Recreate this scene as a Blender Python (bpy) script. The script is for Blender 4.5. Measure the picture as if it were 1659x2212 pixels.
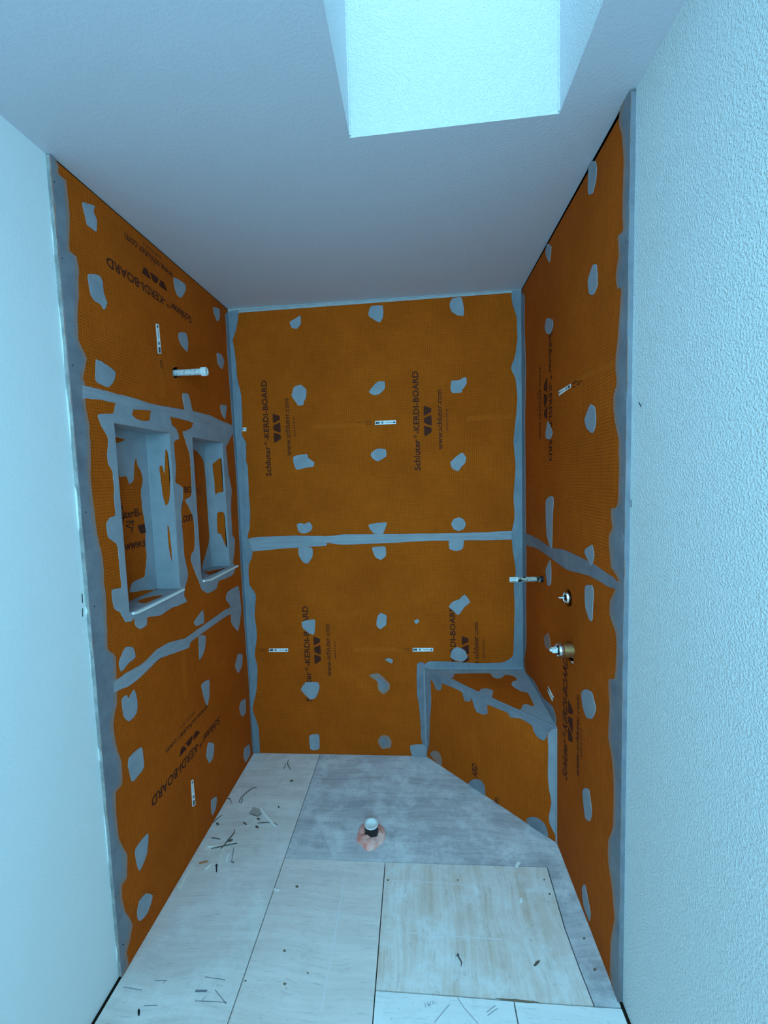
import bpy, bmesh, math, random
import numpy as np
from mathutils import Vector, Matrix
from mathutils.geometry import tessellate_polygon
random.seed(7)
for o in list(bpy.data.objects): bpy.data.objects.remove(o)
SC = bpy.context.scene
COL = SC.collection

# ------------------------------------------------------------------ camera
CAM = Vector((0.9575, -2.2145, 1.5368)); YAW, PITCH, ROLL, FPX = 0.0764, 0.0788, -0.0314, 906.42
_f = Vector((-math.sin(YAW)*math.cos(PITCH), math.cos(YAW)*math.cos(PITCH), -math.sin(PITCH)))
_r0 = Vector((math.cos(YAW), math.sin(YAW), 0)); _u0 = _r0.cross(_f)
CR = math.cos(ROLL)*_r0 + math.sin(ROLL)*_u0
CU = -math.sin(ROLL)*_r0 + math.cos(ROLL)*_u0
CF = _f
cd = bpy.data.cameras.new('camera'); cam = bpy.data.objects.new('camera', cd); COL.objects.link(cam)
cd.sensor_fit = 'HORIZONTAL'; cd.sensor_width = 36.0; cd.lens = 36.0*FPX/1659.0; cd.clip_start = 0.02
M4 = Matrix((CR, CU, -CF)).transposed().to_4x4(); M4.translation = CAM
cam.matrix_world = M4
SC.camera = cam
SC.cycles.max_bounces = 7; SC.cycles.diffuse_bounces = 6; SC.cycles.glossy_bounces = 3; SC.cycles.caustics_reflective = False

# ------------------------------------------------------------------ sky and exposure
SKY = (0.262, 0.685, 0.95); SKY_STRENGTH = 14.6
SC.view_settings.view_transform = 'Standard'; SC.view_settings.look = 'None'
SC.view_settings.gamma = 1.0; SC.view_settings.use_curve_mapping = False
SC.view_settings.exposure = 0.0
w = bpy.data.worlds.new('overcast_sky'); SC.world = w; w.use_nodes = True
bg = w.node_tree.nodes['Background']; bg.inputs[0].default_value = (*SKY, 1); bg.inputs[1].default_value = SKY_STRENGTH

# skylight and unseen rear window measures (used by their portals here and by the structure below)
SX0, SX1, SY1, SY0 = 0.805, 1.354, -1.017, -2.85  # unseen rear end of skylight, stretched past the camera for more downward light
SHAFT_TOP = 3.82
REAR_Y = -3.0
WIN = (0.60, 1.49, 1.05, 2.40)      # unseen rear window, invented to supply light from behind: x0, x1, z0, z1
def portal(name, loc, rot, sx, sy):
    l = bpy.data.lights.new(name, 'AREA'); l.shape = 'RECTANGLE'; l.size = sx; l.size_y = sy
    l.cycles.is_portal = True
    o = bpy.data.objects.new(name, l); COL.objects.link(o); o.location = loc; o.rotation_euler = rot
portal('skylight_portal', ((SX0+SX1)/2, (SY0+SY1)/2, SHAFT_TOP), (0, 0, 0), SX1-SX0, SY1-SY0)
portal('unseen_window_portal', ((WIN[0]+WIN[1])/2, REAR_Y-0.1, (WIN[2]+WIN[3])/2), (math.pi/2, 0, 0), WIN[1]-WIN[0], WIN[3]-WIN[2])

# ------------------------------------------------------------------ measures of the shower
W, YL, YR = 1.5073, -1.0817, -1.0678
BX, BY, BH = 0.98, -0.535, 0.504
CEIL = {}                              # ceiling height, slightly out of level
def ray(px, py):
    return (CF + CR*((px-829.5)/FPX) - CU*((py-1106)/FPX)).normalized()
def proj(p):
    d = Vector(p)-CAM; z = d.dot(CF)
    return (829.5+FPX*d.dot(CR)/z, 1106-FPX*d.dot(CU)/z)
def z_at(x, y, py):
    lo, hi = 1.5, 3.0
    for _ in range(50):
        m = (lo+hi)/2
        if proj((x, y, m))[1] > py: lo = m
        else: hi = m
    return lo
c00, c10, c01, c11 = z_at(0,0,667), z_at(W,0,624), z_at(0,YL,331), z_at(W,YR,190)
def ceil(x, y):
    s, t = x/W, y/-1.075
    t = min(t, 1.6)
    return c00*(1-s)*(1-t)+c10*s*(1-t)+c01*(1-s)*t+c11*s*t

class Plane:
    def __init__(s, o, n, u, v): s.o, s.n, s.u, s.v = Vector(o), Vector(n).normalized(), Vector(u).normalized(), Vector(v).normalized()
    def hit(s, px, py):
        d = ray(px, py); t = (s.o-CAM).dot(s.n)/d.dot(s.n)
        return s.uv(CAM+d*t)
    def uv(s, p): d = Vector(p)-s.o; return (d.dot(s.u), d.dot(s.v))
    def at(s, u, v, h=0): return s.o+s.u*u+s.v*v+s.n*h
LEFT = Plane((0,0,0), (1,0,0), (0,1,0), (0,0,1))
BACK = Plane((0,0,0), (0,-1,0), (1,0,0), (0,0,1))
RIGHT = Plane((W,0,0), (-1,0,0), (0,-1,0), (0,0,1))
FLOOR = Plane((0,0,0), (0,0,1), (1,0,0), (0,1,0))
BTOP = Plane((0,0,BH), (0,0,1), (1,0,0), (0,1,0))
_bd = Vector((W-BX, BY, 0)).normalized()
BFRONT = Plane((BX,0,0), (_bd.y, -_bd.x, 0), _bd, (0,0,1))
WL = Plane((-0.012,0,0), (1,0,0), (0,1,0), (0,0,1)); WR = Plane((W+0.012,0,0), (-1,0,0), (0,-1,0), (0,0,1))

# views of the photograph that outlines were measured in: x, y, scale
V = dict(A=(0,0,1), C1=(80,300,480/1659), C2=(120,800,460/1659), C3=(150,1250,430/1069), C4=(470,600,680/1659), C5=(500,1120,720/1659),
         C6=(1080,180,320/662), C7=(1060,1100,340/684), C8=(180,1600,1200/1659), D2=(880,1390,360/1659), D3=(1080,1210,200/1659),
         D4=(740,1740,120/1659), D8=(480,1680,420/1659), E1=(380,1680,260/1659), E2=(800,1840,560/1659), E3=(180,1900,660/1659), E6=(1130,690,160/1072))
def K(v, pts):
    x, y, s = V[v]
    return [(x+a*s, y+b*s) for a, b in pts]
def on(pl, v, pts): return [pl.hit(*p) for p in K(v, pts)]

# ------------------------------------------------------------------ materials
def nodes(name, rough=0.6, spec=0.3):
    m = bpy.data.materials.new(name); m.use_nodes = True
    nt = m.node_tree; b = nt.nodes['Principled BSDF']
    b.inputs['Roughness'].default_value = rough; b.inputs['Specular IOR Level'].default_value = spec
    return m, nt, b
def N(nt, t, **kw):
    n = nt.nodes.new(t)
    for k, v in kw.items(): setattr(n, k, v)
    return n
def noise(nt, vec, scale, detail=3, rough=0.6):
    n = N(nt, 'ShaderNodeTexNoise'); n.inputs['Scale'].default_value = scale; n.inputs['Detail'].default_value = detail; n.inputs['Roughness'].default_value = rough
    if vec is not None: nt.links.new(vec, n.inputs['Vector'])
    return n.outputs['Fac']
def ramp(nt, fac, *stops):
    n = N(nt, 'ShaderNodeValToRGB'); e = n.color_ramp.elements
    while len(e) < len(stops): e.new(0.5)
    for i, (p, c) in enumerate(stops): e[i].position = p; e[i].color = (*c, 1) if len(c) == 3 else c
    nt.links.new(fac, n.inputs['Fac']); return n.outputs['Color']
def mix(nt, fac, a, b, mode='MIX'):
    n = N(nt, 'ShaderNodeMix', data_type='RGBA', blend_type=mode)
    for sock, v in ((n.inputs[0], fac), (n.inputs[6], a), (n.inputs[7], b)):
        if hasattr(v, 'links'): nt.links.new(v, sock)
        elif isinstance(v, (int, float)): sock.default_value = v
        else: sock.default_value = (*v, 1)
    return n.outputs[2]
def mth(nt, op, a, b=None, c=None):
    n = N(nt, 'ShaderNodeMath', operation=op)
    for i, v in enumerate((a, b, c)):
        if v is None: continue
        if hasattr(v, 'links'): nt.links.new(v, n.inputs[i])
        else: n.inputs[i].default_value = v
    return n.outputs[0]
def bump(nt, b, h, strength, dist):
    n = N(nt, 'ShaderNodeBump'); n.inputs['Strength'].default_value = strength; n.inputs['Distance'].default_value = dist
    nt.links.new(h, n.inputs['Height']); nt.links.new(n.outputs[0], b.inputs['Normal'])
def mapping(nt, vec, scale):
    n = N(nt, 'ShaderNodeMapping'); n.inputs['Scale'].default_value = scale
    nt.links.new(vec, n.inputs['Vector']); return n.outputs[0]
def tc(nt, out='Object'): return N(nt, 'ShaderNodeTexCoord').outputs[out]
def ss(nt, x, a, b):
    n = N(nt, 'ShaderNodeMapRange', interpolation_type='SMOOTHSTEP')
    nt.links.new(x, n.inputs[0]); n.inputs[1].default_value = a; n.inputs[2].default_value = b
    return n.outputs[0]
MAT = {}
def plain(key, col, rough=0.6, spec=0.3, metal=0, var=0.0, vs=30):
    m, nt, b = nodes(key, rough, spec); b.inputs['Metallic'].default_value = metal
    if var:
        f = noise(nt, tc(nt), vs, 4)
        c = ramp(nt, f, (0.3, tuple(x*(1-var) for x in col)), (0.7, tuple(min(1, x*(1+var)) for x in col)))
        nt.links.new(c, b.inputs['Base Color'])
    else: b.inputs['Base Color'].default_value = (*col, 1)
    MAT[key] = m; return m
ORANGE = (0.78, 0.170, 0.010)
def mk_orange():
    m, nt, b = nodes('orange_fleece', 0.85, 0.10)
    uv = tc(nt, 'UV'); sp = N(nt, 'ShaderNodeSeparateXYZ'); nt.links.new(uv, sp.inputs[0])
    warp = noise(nt, uv, 6, 2)
    def line(x, off):
        x = mth(nt, 'ADD', x, mth(nt, 'MULTIPLY', warp, 0.006))
        fr = mth(nt, 'FRACT', mth(nt, 'MULTIPLY', mth(nt, 'ADD', x, off), 100.0))
        d = mth(nt, 'ABSOLUTE', mth(nt, 'SUBTRACT', fr, 0.5))
        n = N(nt, 'ShaderNodeMapRange'); nt.links.new(d, n.inputs[0]); n.inputs[1].default_value = 0.36; n.inputs[2].default_value = 0.47
        return n.outputs[0]
    lu, lv = line(sp.outputs[0], 50.0), line(sp.outputs[1], 50.0)
    # lines woven in and out: each direction fades in patches
    pu = ss(nt, noise(nt, mapping(nt, uv, (3, 40, 1)), 4, 2), 0.3, 0.6); pv = ss(nt, noise(nt, mapping(nt, uv, (30, 4, 1)), 4, 2), 0.3, 0.6)
    ln = mth(nt, 'MAXIMUM', mth(nt, 'MULTIPLY', lu, pu), mth(nt, 'MULTIPLY', lv, pv))
    base = ramp(nt, noise(nt, uv, 3.5, 5), (0.3, (0.50, 0.090, 0.004)), (0.7, (0.63, 0.118, 0.006)))
    fib = noise(nt, uv, 240, 3, 0.7)
    base = mix(nt, mth(nt, 'MULTIPLY', ss(nt, fib, 0.45, 0.75), 0.30), base, (0.36, 0.056, 0.003))
    col = mix(nt, mth(nt, 'MULTIPLY', ln, 0.74), base, (0.15, 0.022, 0.002))
    nt.links.new(col, b.inputs['Base Color'])
    h = mth(nt, 'SUBTRACT', mth(nt, 'MULTIPLY', fib, 0.4), mth(nt, 'MULTIPLY', ln, 0.6))
    bump(nt, b, h, 0.35, 0.0008)
    MAT['orange'] = m
mk_orange()
plain('orange_tape', (0.53, 0.103, 0.006), 0.85, 0.1, var=0.08, vs=60)
plain('print', (0.085, 0.016, 0.006), 0.7, 0.2)
plain('print_dark', (0.030, 0.010, 0.006), 0.7, 0.2)
def mk_seal(key, lo, hi, stroke):
    m, nt, b = nodes(key, 0.62, 0.35)
    uv = tc(nt, 'UV')
    f = noise(nt, mapping(nt, uv, stroke), 16, 5, 0.65); g = noise(nt, uv, 5, 2)
    c = ramp(nt, mth(nt, 'ADD', mth(nt, 'MULTIPLY', f, 0.6), mth(nt, 'MULTIPLY', g, 0.4)), (0.32, lo), (0.68, hi))
    nt.links.new(c, b.inputs['Base Color']); bump(nt, b, f, 0.35, 0.002)
    MAT[key] = m
mk_seal('sealant', (0.265, 0.285, 0.315), (0.36, 0.38, 0.415), (1, 1, 1))
mk_seal('sealant_brushed', (0.255, 0.27, 0.30), (0.39, 0.405, 0.44), (0.35, 5, 1))
mk_seal('sealant_thin', (0.36, 0.17, 0.11), (0.31, 0.24, 0.22), (1, 1, 1))
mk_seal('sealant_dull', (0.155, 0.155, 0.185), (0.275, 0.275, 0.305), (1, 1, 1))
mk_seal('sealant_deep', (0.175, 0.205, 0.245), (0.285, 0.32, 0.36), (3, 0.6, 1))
def mk_paint(key, col, bs, dist, st):
    m, nt, b = nodes(key, 0.55, 0.3)
    ob = tc(nt)
    b.inputs['Base Color'].default_value = (*col, 1)
    if st:
        h = mth(nt, 'ADD', mth(nt, 'MULTIPLY', ss(nt, noise(nt, ob, bs, 3, 0.55), 0.40, 0.68), 0.8), mth(nt, 'MULTIPLY', noise(nt, ob, bs*2.7, 2), 0.25))
        bump(nt, b, h, st, dist)
    MAT[key] = m
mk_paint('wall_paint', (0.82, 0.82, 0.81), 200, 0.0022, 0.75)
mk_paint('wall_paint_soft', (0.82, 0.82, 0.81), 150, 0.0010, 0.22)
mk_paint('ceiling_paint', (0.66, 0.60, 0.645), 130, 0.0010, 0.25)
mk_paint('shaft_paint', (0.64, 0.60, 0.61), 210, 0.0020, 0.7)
plain('plaster', (0.46, 0.46, 0.46), 0.8, 0.2, var=0.10, vs=25)
plain('raw_edge', (0.34, 0.33, 0.32), 0.8, 0.2, var=0.35, vs=30)
plain('stud_dark', (0.05, 0.035, 0.025), 0.9, 0.1)
plain('dark', (0.012, 0.012, 0.014), 0.6, 0.3)
plain('white_plastic', (0.80, 0.81, 0.80), 0.4, 0.5, var=0.05, vs=80)
plain('white_card', (0.92, 0.92, 0.90), 0.6, 0.3)
plain('ink_grey', (0.22, 0.24, 0.28), 0.7, 0.2)
plain('black_plastic', (0.010, 0.011, 0.014), 0.35, 0.5)
plain('chrome', (0.75, 0.75, 0.76), 0.16, 0.5, metal=1)
plain('brass', (0.62, 0.44, 0.20), 0.38, 0.5, metal=1, var=0.12, vs=120)
plain('pencil', (0.10, 0.09, 0.09), 0.7, 0.2)
plain('chalk', (0.78, 0.76, 0.74), 0.8, 0.2)
plain('chalk_faint', (0.84, 0.75, 0.735), 0.8, 0.2)
plain('pencil_faint', (0.34, 0.32, 0.34), 0.7, 0.2)
plain('dark_stain', (0.24, 0.17, 0.12), 0.85, 0.1, var=0.2)
plain('twig', (0.15, 0.11, 0.085), 0.8, 0.2, var=0.4, vs=120)
plain('chip_pale', (0.92, 0.88, 0.82), 0.8, 0.2, var=0.12, vs=90)
plain('chip_orange', (0.55, 0.22, 0.08), 0.8, 0.2, var=0.2, vs=90)
plain('card_grey', (0.48, 0.43, 0.40), 0.8, 0.2)
plain('nail_steel', (0.16, 0.15, 0.15), 0.45, 0.5, metal=0.6)
def mk_foam():
    m, nt, b = nodes('pink_foam', 0.65, 0.3)
    ob = tc(nt)
    c = ramp(nt, noise(nt, ob, 28, 4), (0.30, (0.86, 0.24, 0.18)), (0.48, (0.95, 0.44, 0.37)), (0.70, (0.95, 0.60, 0.53)))
    nt.links.new(c, b.inputs['Base Color']); bump(nt, b, noise(nt, ob, 90, 4), 0.6, 0.004)
    MAT['foam'] = m
mk_foam()
def mk_pipe_painted():
    m, nt, b = nodes('plastered_pipe', 0.6, 0.3)
    f = noise(nt, tc(nt), 55, 3)
    c = ramp(nt, f, (0.44, (0.015, 0.017, 0.02)), (0.48, (0.42, 0.40, 0.33)), (0.75, (0.62, 0.58, 0.48)))
    nt.links.new(c, b.inputs['Base Color']); bump(nt, b, f, 0.5, 0.003)
    MAT['plastered_pipe'] = m
mk_pipe_painted()
def mk_scuff():
    m, nt, b = nodes('scuffed_plastic', 0.5, 0.4)
    f = noise(nt, tc(nt), 90, 4)
    c = ramp(nt, f, (0.35, (0.42, 0.43, 0.43)), (0.55, (0.72, 0.73, 0.72)))
    nt.links.new(c, b.inputs['Base Color']); bump(nt, b, f, 0.3, 0.001)
    MAT['scuffed'] = m
mk_scuff()
def mk_ply(key, light, dark, dust, along_y, dust_amt, speck=0.5, dots=0.5):
    m, nt, b = nodes(key, 0.75, 0.2)
    ob = tc(nt)
    st = (60, 3.2, 1) if along_y else (3.2, 60, 1)
    sw = N(nt, 'ShaderNodeTexNoise'); sw.inputs['Scale'].default_value = 2.2; nt.links.new(ob, sw.inputs['Vector'])
    add = N(nt, 'ShaderNodeVectorMath', operation='ADD'); mul = N(nt, 'ShaderNodeVectorMath', operation='SCALE'); mul.inputs['Scale'].default_value = 0.12
    nt.links.new(sw.outputs['Color'], mul.inputs[0]); nt.links.new(ob, add.inputs[0]); nt.links.new(mul.outputs[0], add.inputs[1])
    g = noise(nt, mapping(nt, add.outputs[0], st), 1.0, 5, 0.62)
    g2 = noise(nt, mapping(nt, add.outputs[0], (8, 1.0, 1) if along_y else (1.0, 8, 1)), 1.6, 3)
    c = ramp(nt, mth(nt, 'ADD', mth(nt, 'MULTIPLY', g, 0.45), mth(nt, 'MULTIPLY', g2, 0.55)), (0.34, dark), (0.62, light))
    d = ss(nt, noise(nt, ob, 6.5, 10, 0.74), 0.42, 0.70)
    c = mix(nt, mth(nt, 'MULTIPLY', d, dust_amt), c, dust)
    fl = ss(nt, noise(nt, mapping(nt, add.outputs[0], (220, 14, 1) if along_y else (14, 220, 1)), 1.0, 3, 0.6), 0.58, 0.72)
    c = mix(nt, mth(nt, 'MULTIPLY', fl, 0.5), c, tuple(x*0.62 for x in dark))
    bl = ss(nt, noise(nt, ob, 17, 5, 0.7), 0.52, 0.70)
    c = mix(nt, mth(nt, 'MULTIPLY', bl, 0.30), c, tuple(x*0.8 for x in dark))
    s = ss(nt, noise(nt, mapping(nt, ob, (1, 1, 1)), 75, 3, 0.6), 0.64, 0.74)
    c = mix(nt, mth(nt, 'MULTIPLY', s, speck), c, tuple(x*0.45 for x in dark))
    s2 = ss(nt, noise(nt, mapping(nt, ob, (1.1, .9, 1)), 120, 2, 0.6), 0.68, 0.74)
    c = mix(nt, mth(nt, 'MULTIPLY', s2, dots), c, (0.86, 0.84, 0.82))
    nt.links.new(c, b.inputs['Base Color']); bump(nt, b, g, 0.25, 0.0015)
    MAT[key] = m
mk_ply('ply_pale', (0.87, 0.80, 0.765), (0.70, 0.62, 0.575), (0.93, 0.92, 0.91), False, 0.6, 0.35, 0.3)
mk_ply('ply_beige', (0.88, 0.77, 0.73), (0.72, 0.60, 0.55), (0.89, 0.84, 0.82), False, 0.35, 0.35, 0.25)
mk_ply('ply_grey', (0.66, 0.63, 0.65), (0.38, 0.36, 0.39), (0.86, 0.86, 0.87), False, 0.85, 0.3, 0.8)
mk_ply('ply_worn', (0.88, 0.78, 0.74), (0.68, 0.51, 0.41), (0.91, 0.90, 0.90), True, 0.85, 0.4, 0.3)
mk_ply('ply_white', (0.92, 0.91, 0.90), (0.82, 0.80, 0.78), (0.93, 0.93, 0.93), False, 0.6, 0.5, 0.3)

# ------------------------------------------------------------------ mesh helpers
def worldloc(o):
    v = Vector((0,0,0))
    while o is not None: v += o.location; o = o.parent
    return v
def obj(name, verts, faces, mat, parent=None, uvs=None, origin=None, smooth=False, mats=None, mat_idx=None):
    off = worldloc(parent) if parent is not None else Vector((0,0,0))
    loc = Vector(origin)-off if origin is not None else Vector((0,0,0))
    me = bpy.data.meshes.new(name)
    me.from_pydata([tuple(Vector(v)-off-loc) for v in verts], [], faces)
    for k in (mats or [mat]): me.materials.append(MAT[k])
    if mat_idx: me.polygons.foreach_set('material_index', mat_idx)
    if uvs is not None:
        l = me.uv_layers.new(name='UVMap')
        for lp in me.loops: l.data[lp.index].uv = uvs[lp.vertex_index]
    if smooth: me.polygons.foreach_set('use_smooth', [True]*len(me.polygons))
    me.update()
    o = bpy.data.objects.new(name, me); COL.objects.link(o); o.location = loc
    if parent is not None: o.parent = parent
    return o
def struct(o): o['kind'] = 'structure'; return o
def tag(o, label, cat, group=None):
    o['label'] = label; o['category'] = cat
    if group: o['group'] = group
    return o
def thing(name, loc, label, cat, group=None):
    o = bpy.data.objects.new(name, None); o.empty_display_size = 0.05; COL.objects.link(o); o.location = loc
    return tag(o, label, cat, group)
def area2(p): return sum(p[i][0]*p[(i+1)%len(p)][1]-p[(i+1)%len(p)][0]*p[i][1] for i in range(len(p)))
def smooth_loop(p, seg=4, jit=0.0):
    n = len(p); out = []
    for i in range(n):
        p0, p1, p2, p3 = [np.array(p[(i+k-1) % n]) for k in range(4)]
        for j in range(seg):
            t = j/seg
            q = 0.5*((2*p1)+(-p0+p2)*t+(2*p0-5*p1+4*p2-p3)*t*t+(-p0+3*p1-3*p2+p3)*t**3)
            q = 0.55*q+0.45*(p1*(1-t)+p2*t)
            if jit: q = q+np.array([random.gauss(0, jit), random.gauss(0, jit)])
            out.append((float(q[0]), float(q[1])))
    return out
def clean(p):
    out = []
    for q in p:
        if not out or (abs(q[0]-out[-1][0])+abs(q[1]-out[-1][1])) > 1e-6: out.append(q)
    return out
def slab_data(pl, loops, top, bottom):
    """outline (first loop) with holes, as a plate from bottom to top above a plane"""
    loops = [clean(l) for l in loops]
    loops = [l if (area2(l) > 0) == (i == 0) else l[::-1] for i, l in enumerate(loops)]
    flat = [q for l in loops for q in l]
    tris = tessellate_polygon([[Vector((a, b, 0)) for a, b in l] for l in loops])
    n = len(flat)
    verts = [pl.at(a, b, top) for a, b in flat]+[pl.at(a, b, bottom) for a, b in flat]
    flip = pl.u.cross(pl.v).dot(pl.n) < 0
    faces = []
    for t in tris:
        a, b, c = [flat[i] for i in t]
        s = (b[0]-a[0])*(c[1]-a[1])-(b[1]-a[1])*(c[0]-a[0])
        if abs(s) < 1e-14: continue
        t = tuple(t) if (s > 0) != flip else tuple(t[::-1])
        faces.append(t)
    k = 0
    for l in loops:
        m = len(l)
        for i in range(m):
            f = (k+(i+1) % m, k+i, n+k+i, n+k+(i+1) % m)
            faces.append(f if not flip else f[::-1])
        k += m
    return verts, faces, flat+flat
LAYER = [0]
def slab(name, pl, loops, top, bottom, mat, parent, **kw):
    v, f, uv = slab_data(pl, loops, top, bottom)
    return obj(name, v, f, mat, parent, uvs=uv, **kw)
def coat(name, pl, v, pts, parent, mat='sealant', t=0.0016, seg=4, jit=0.0006, holes=()):
    """a hand-trowelled patch or band of sealant lying on a plane, outlined in a view of the photo"""
    LAYER[0] += 1
    lo = smooth_loop(on(pl, v, pts), seg, jit)
    return slab(name, pl, [lo]+[smooth_loop(on(pl, hv, h), seg, jit) for hv, h in holes], t+0.00003*(LAYER[0] % 12), -0.0003, mat, parent)
def box_data(x0, x1, y0, y1, z0, z1):
    v = [(x, y, z) for x in (x0, x1) for y in (y0, y1) for z in (z0, z1)]
    f = [(0,1,3,2), (4,6,7,5), (0,4,5,1), (2,3,7,6), (0,2,6,4), (1,5,7,3)]
    return v, f
def box(name, b, mat, parent=None, **kw):
    v, f = box_data(*b); return obj(name, v, f, mat, parent, **kw)
def join(*ds):
    V_, F_ = [], []
    for v, f in ds:
        k = len(V_); V_ += list(v); F_ += [tuple(i+k for i in q) for q in f]
    return V_, F_
def tube_data(pts, rad, n=8, cap=True):
    pts = [Vector(p) for p in pts]; rad = rad if isinstance(rad, (list, tuple)) else [rad]*len(pts)
    V_, F_ = [], []; prev = None
    for i, p in enumerate(pts):
        d = (pts[min(i+1, len(pts)-1)]-pts[max(i-1, 0)]).normalized()
        a = prev if prev is not None else (Vector((0,0,1)) if abs(d.z) < 0.9 else Vector((1,0,0)))
        a = (a-d*a.dot(d)).normalized(); b = d.cross(a); prev = a
        for k in range(n):
            an = 2*math.pi*k/n
            V_.append(p+(a*math.cos(an)+b*math.sin(an))*rad[i])
    for i in range(len(pts)-1):
        for k in range(n):
            F_.append((i*n+k, i*n+(k+1) % n, (i+1)*n+(k+1) % n, (i+1)*n+k))
    if cap: F_.append(tuple(range(n))[::-1]); F_.append(tuple((len(pts)-1)*n+k for k in range(n)))
    return V_, F_
def lathe_data(base, axis, prof, n=24, close=True):
    """prof: (distance along axis, radius)"""
    axis = Vector(axis).normalized(); a = Vector((0,0,1)) if abs(axis.z) < 0.9 else Vector((1,0,0))
    a = (a-axis*a.dot(axis)).normalized(); b = axis.cross(a); base = Vector(base)
    V_, F_ = [], []
    for h, r in prof:
        for k in range(n):
            an = 2*math.pi*k/n; V_.append(base+axis*h+(a*math.cos(an)+b*math.sin(an))*max(r, 1e-5))
    for i in range(len(prof)-1):
        for k in range(n): F_.append((i*n+k, i*n+(k+1) % n, (i+1)*n+(k+1) % n, (i+1)*n+k))
    if close: F_.append(tuple(range(n))[::-1]); F_.append(tuple((len(prof)-1)*n+k for k in range(n)))
    return V_, F_
def reach(base, axis, px):
    """how far a straight stub stands out along axis so that its end is seen at image column px"""
    best = min((abs(proj(Vector(base)+Vector(axis)*t)[0]-px), t) for t in [i*0.0005 for i in range(800)])
    return best[1]

# lettering
def lettering(pl, text, v, start, end, top, parent, mat='print', h=0.0005, bold=0.022, name='lettering', part=(0, 1, 0, 1)):
    s, e, t3 = on(pl, v, [start, end, top])
    s, e, t3 = np.array(s), np.array(e), np.array(t3)
    k = 0 if abs(e[0]-s[0]) < abs(e[1]-s[1]) else 1          # printed square to the board
    dk = (s[k]+e[k])/2-s[k]; s[k] += dk; e[k] -= dk; t3[k] += dk
    d = (e-s)/np.linalg.norm(e-s); perp = (t3-s)-d*np.dot(t3-s, d)
    cu = bpy.data.curves.new('print', 'FONT'); cu.body = text; cu.resolution_u = 2; cu.offset = bold
    to = bpy.data.objects.new('print', cu); COL.objects.link(to)
    dg = bpy.context.evaluated_depsgraph_get(); dg.update()
    me = to.evaluated_get(dg).to_mesh()
    co = [tuple(q.co)[:2] for q in me.vertices]; fs = [tuple(p.vertices) for p in me.polygons]
    to.to_mesh_clear() if hasattr(to, 'to_mesh_clear') else None
    bpy.data.objects.remove(to); bpy.data.curves.remove(cu)
    x0, x1 = min(c[0] for c in co), max(c[0] for c in co); y1 = max(c[1] for c in co)
    a, b, lo, hi = part
    uv = [s+(e-s)*(a+(b-a)*(x-x0)/(x1-x0))+perp*(lo+(hi-lo)*y/y1) for x, y in co]
    vs = [pl.at(float(q[0]), float(q[1]), h) for q in uv]
    return obj(name, vs, fs, mat, parent)
def emblem(pl, v, start, end, top, parent, h=0.0005):
    s, e, t3 = [np.array(q) for q in on(pl, v, [start, end, top])]
    k = 0 if abs(e[0]-s[0]) < abs(e[1]-s[1]) else 1
    dk = (e[k]-s[k])/2; s[k] += dk; e[k] -= dk; t3[k] += dk
    ds = e-s; d = ds/np.linalg.norm(ds); perp = (t3-s)-d*np.dot(t3-s, d)
    shapes = [[(0,.82),(.02,.97),(.06,1),(.30,1),(.34,.93),(.275,.12),(.24,.02),(.17,0),(.12,.04)],
              [(.34,0),(.665,0),(.68,.06),(.60,.90),(.57,.98),(.48,1),(.43,.93)],
              [(.67,.92),(.70,1),(.95,1),(1,.95),(.98,.8),(.91,.06),(.87,0),(.80,.02),(.77,.10)]]
    for sh in shapes:
        lo = smooth_loop([tuple(s+ds*a+perp*b) for a, b in sh], 3)
        slab('emblem', pl, [lo], h, 0.0, 'print', parent)
def sticker(pl, v, quad, parent, h=0.0009):
    """paper product sticker: quad = four corners, read start bottom, end bottom, end top, start top"""
    q = [np.array(x) for x in on(pl, v, quad)]
    P = lambda s, t: q[0]*(1-s)*(1-t)+q[1]*s*(1-t)+q[2]*s*t+q[3]*(1-s)*t
    vs, fs, mi = [], [], []
    def add(s0, s1, t0, t1, hh, m):
        k = len(vs); vs.extend(pl.at(*P(a, b), hh) for a, b in ((s0,t0),(s1,t0),(s1,t1),(s0,t1))); fs.append((k,k+1,k+2,k+3)); mi.append(m)
    add(0,1,0,1,h,0)
    for a, b in ((0,1),(1,2),(2,3),(3,0)):
        k = len(vs); c = [(0,0),(1,0),(1,1),(0,1)]
        vs.extend([pl.at(*P(*c[a]), h), pl.at(*P(*c[b]), h), pl.at(*P(*c[b]), 0), pl.at(*P(*c[a]), 0)]); fs.append((k+3,k+2,k+1,k)); mi.append(0)
    hh = h+0.0002
    for a in (0.03, 0.095, 0.16): add(a, a+0.055, 0.2, 0.82, hh, 1)
    add(0.30,0.40,0.25,0.8,hh,2); add(0.52,0.82,0.42,0.58,hh,2); add(0.86,0.97,0.25,0.55,hh,1); add(0.88,0.95,0.62,0.8,hh,2)
    return obj('product_sticker', vs, fs, None, parent, mats=['white_card','dark','ink_grey'], mat_idx=mi)
def marks(pl, v, lines, width, parent, mat='pencil', name='pencil_mark', h=0.0006):
    for ln in lines:
        p = [np.array(x) for x in on(pl, v, ln)]
        vs, fs = [], []
        for i, q in enumerate(p):
            d = p[min(i+1, len(p)-1)]-p[max(i-1, 0)]; d = d/np.linalg.norm(d); nn = np.array([-d[1], d[0]])*width/2
            vs += [pl.at(*(q+nn), h), pl.at(*(q-nn), h)]
        for i in range(len(p)-1): fs.append((2*i, 2*i+1, 2*i+3, 2*i+2))
        obj(name, vs, fs, mat, parent)

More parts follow.
